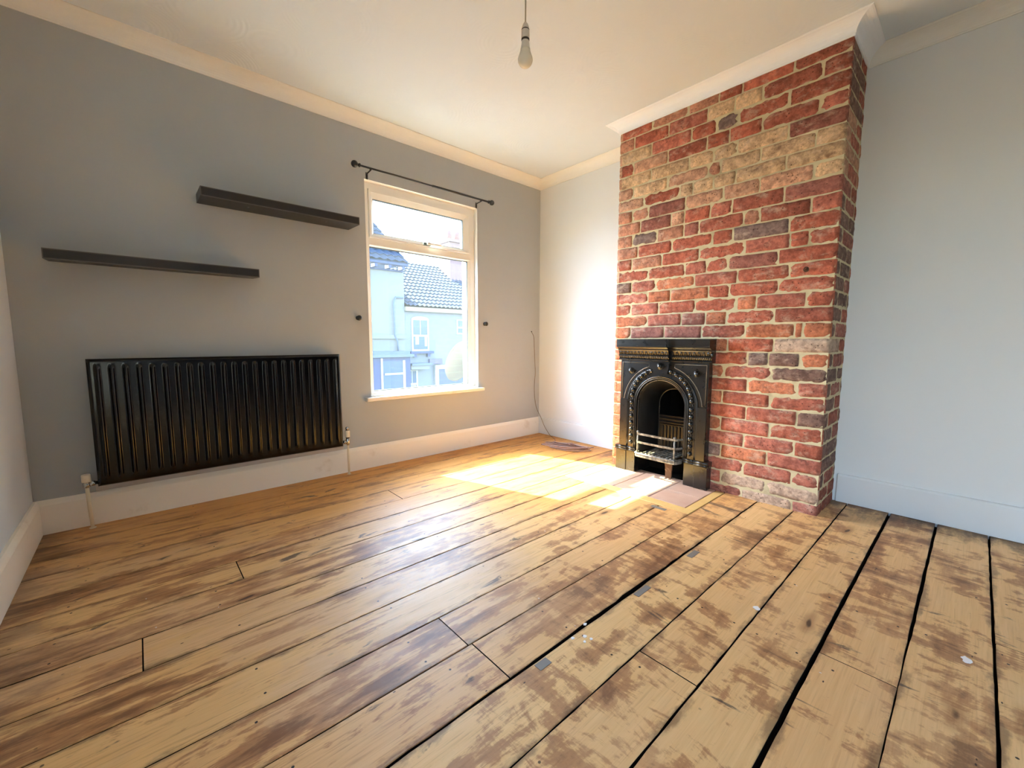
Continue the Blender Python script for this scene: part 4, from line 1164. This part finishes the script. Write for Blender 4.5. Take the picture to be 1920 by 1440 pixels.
hb('sign_board', simple('mauve_board', (84, 82, 112), 0.7), h2, q, [(7.64, 8.16, HY-0.05, HY+0.049, 0.11, 0.29)])
hb('shop_front', M_HWIN, h2, q, [(7.85, 9.2, HY-0.08, HY+0.049, -0.08, 0.06), (7.85, 8.0, HY-0.06, HY+0.049, -1.5, -0.081)])
hb('shop_glass', M_HGLASS, h2, q, [(8.001, 9.2, HY-0.02, HY+0.049, -1.5, -0.081)])
st = hb('chimney_stack', M_STACK, h2, q, [(9.90, 10.75, HY+2.0, HY+2.8, 3.0, 5.0)])
hb('stack_cap', M_STACK, st, q, [(9.84, 10.81, HY+1.94, HY+2.86, 5.001, 5.12)])
for x in (10.12, 10.52):
    mb = MB(); mb.lathe([(0.14, 0.0), (0.11, 0.35), (0.13, 0.4)], (x, HY+2.4, 5.121), 'z', 14); off(mb, q).build('chimney_pot', M_STACK, st)
mb = MB(); mb.box(-60, 60, YO, 60, -3.5, -3.3); mb.build('ground', M_ROAD, kind='structure', label='street below the window')
# satellite dish on the outside wall
dish = thing('satellite_dish', 'grey satellite dish fixed outside, cut off by the edge of the window', 'satellite dish', (2.42, YO+0.28, 0.71)); dl = dish.location
mb = MB(); ctr = Vector((2.425, YO+0.30, 0.705)); nrm = Vector((-0.30, 1.0, 0.35)).normalized()
ua_ = nrm.cross(Vector((0, 0, 1))).normalized(); va_ = ua_.cross(nrm); V = []; F = []
NR, NA = 8, 40
for side_ in (0, 1):
    for r_ in range(NR+1):
        rr = 0.215*r_/NR
        for k in range(NA):
            a = 2*PI*k/NA
            V.append(ctr+ua_*rr*math.cos(a)+va_*rr*1.0*math.sin(a)+nrm*(0.9*rr*rr-0.003*side_))
st_ = (NR+1)*NA
for r_ in range(NR):
    for k in range(NA):
        a, b = r_*NA+k, r_*NA+(k+1) % NA
        F += [(a, b, b+NA, a+NA), (st_+a, st_+a+NA, st_+b+NA, st_+b)]
for k in range(NA): F.append((NR*NA+k, NR*NA+(k+1) % NA, st_+NR*NA+(k+1) % NA, st_+NR*NA+k))
mb.add(V, F, 0, None, True)
M_DISH = simple('grey_dish', (96, 98, 98), 0.8, spec=0.1)
off(mb, dl).build('reflector', M_DISH, dish)
mb = MB(); mb.tube([(2.43, YO+0.285, 0.70), (2.45, YO+0.18, 0.66), (2.45, YO, 0.64)], 0.018, 10); mb.box(2.39, 2.51, YO, YO+0.012, 0.56, 0.72)
off(mb, dl).build('mount', M_LEAD, dish)

# ------------------------------------------------------------------ light
SUN_DIR = Vector((0.335, -1.0, -1.09)).normalized()
def sun(name, strength, angle, col, d=SUN_DIR):
    li = bpy.data.lights.new(name, 'SUN'); li.energy = strength; li.angle = angle; li.color = col
    o = bpy.data.objects.new(name, li); COL.objects.link(o)
    o.rotation_euler = d.to_track_quat('-Z', 'Y').to_euler(); o.location = (-2, 8, 8)
sun('sun', 23.0, math.radians(0.55), (1.0, 0.90, 0.50))
sun('sky_glow', 9.5, math.radians(100), (0.50, 0.90, 1.52), Vector((0.42, -1.0, -0.72)).normalized())     # bright hazy sky on the sunny side of the street
wd = bpy.data.worlds.new('sky'); SC.world = wd; wd.use_nodes = True
nt = wd.node_tree; nt.nodes.clear()
out = nt.nodes.new('ShaderNodeOutputWorld'); bg = nt.nodes.new('ShaderNodeBackground'); sk = nt.nodes.new('ShaderNodeTexSky')
sk.sky_type = 'NISHITA'; sk.sun_disc = False; sk.sun_elevation = math.radians(46); sk.sun_rotation = math.radians(-18.5)
sk.air_density = 1.0; sk.dust_density = 2.5; sk.ozone_density = 1.0
tn = nt.nodes.new('ShaderNodeMix'); tn.data_type = 'RGBA'; tn.blend_type = 'MULTIPLY'; tn.inputs[0].default_value = 1.0; tn.inputs[7].default_value = (1.06, 1.02, 0.98, 1)
nt.links.new(sk.outputs[0], tn.inputs[6]); nt.links.new(tn.outputs[2], bg.inputs[0]); nt.links.new(bg.outputs[0], out.inputs[0]); bg.inputs[1].default_value = 1.1
def portal(name, loc, w, h, rot):
    li = bpy.data.lights.new(name, 'AREA'); li.shape = 'RECTANGLE'; li.size = w; li.size_y = h; li.cycles.is_portal = True
    o = bpy.data.objects.new(name, li); COL.objects.link(o); o.location = loc; o.rotation_euler = rot
portal('window_portal', ((OX0+OX1)/2, YO+0.01, (OZ0+OZ1)/2), OX1-OX0, OZ1-OZ0, (-PI/2, 0, 0))
portal('fill_window_portal', (-L-0.21, (BY0+BY1)/2, (BZ0+BZ1)/2), BZ1-BZ0, BY1-BY0, (0, -PI/2, 0))

# ------------------------------------------------------------------ camera
cam = bpy.data.cameras.new('camera'); co = bpy.data.objects.new('camera', cam); COL.objects.link(co)
F_PX = 782.5; cam.sensor_width = 36.0; cam.sensor_fit = 'HORIZONTAL'; cam.lens = 36.0*F_PX/1920; cam.clip_start = 0.02; cam.clip_end = 300
yaw, pitch, roll = 0.7309, -0.1025, 0.0013
fw = Vector((math.sin(yaw)*math.cos(pitch), math.cos(yaw)*math.cos(pitch), math.sin(pitch)))
r_ = fw.cross(Vector((0, 0, 1))).normalized(); u_ = r_.cross(fw)
r2 = r_*math.cos(roll)+u_*math.sin(roll); u2 = -r_*math.sin(roll)+u_*math.cos(roll)
mtx = Matrix(((r2.x, u2.x, -fw.x, 0), (r2.y, u2.y, -fw.y, 0), (r2.z, u2.z, -fw.z, 0.92), (0, 0, 0, 1)))
co.matrix_world = mtx
SC.camera = co
SC.view_settings.view_transform = 'Standard'; SC.view_settings.look = 'None'
SC.view_settings.exposure = 1.58; SC.view_settings.gamma = 1.0; SC.view_settings.use_curve_mapping = False
try:
    SC.cycles.use_denoising = True; SC.cycles.max_bounces = 16; SC.cycles.diffuse_bounces = 10; SC.cycles.transparent_max_bounces = 12
    SC.cycles.sample_clamp_indirect = 6.0
except Exception: pass
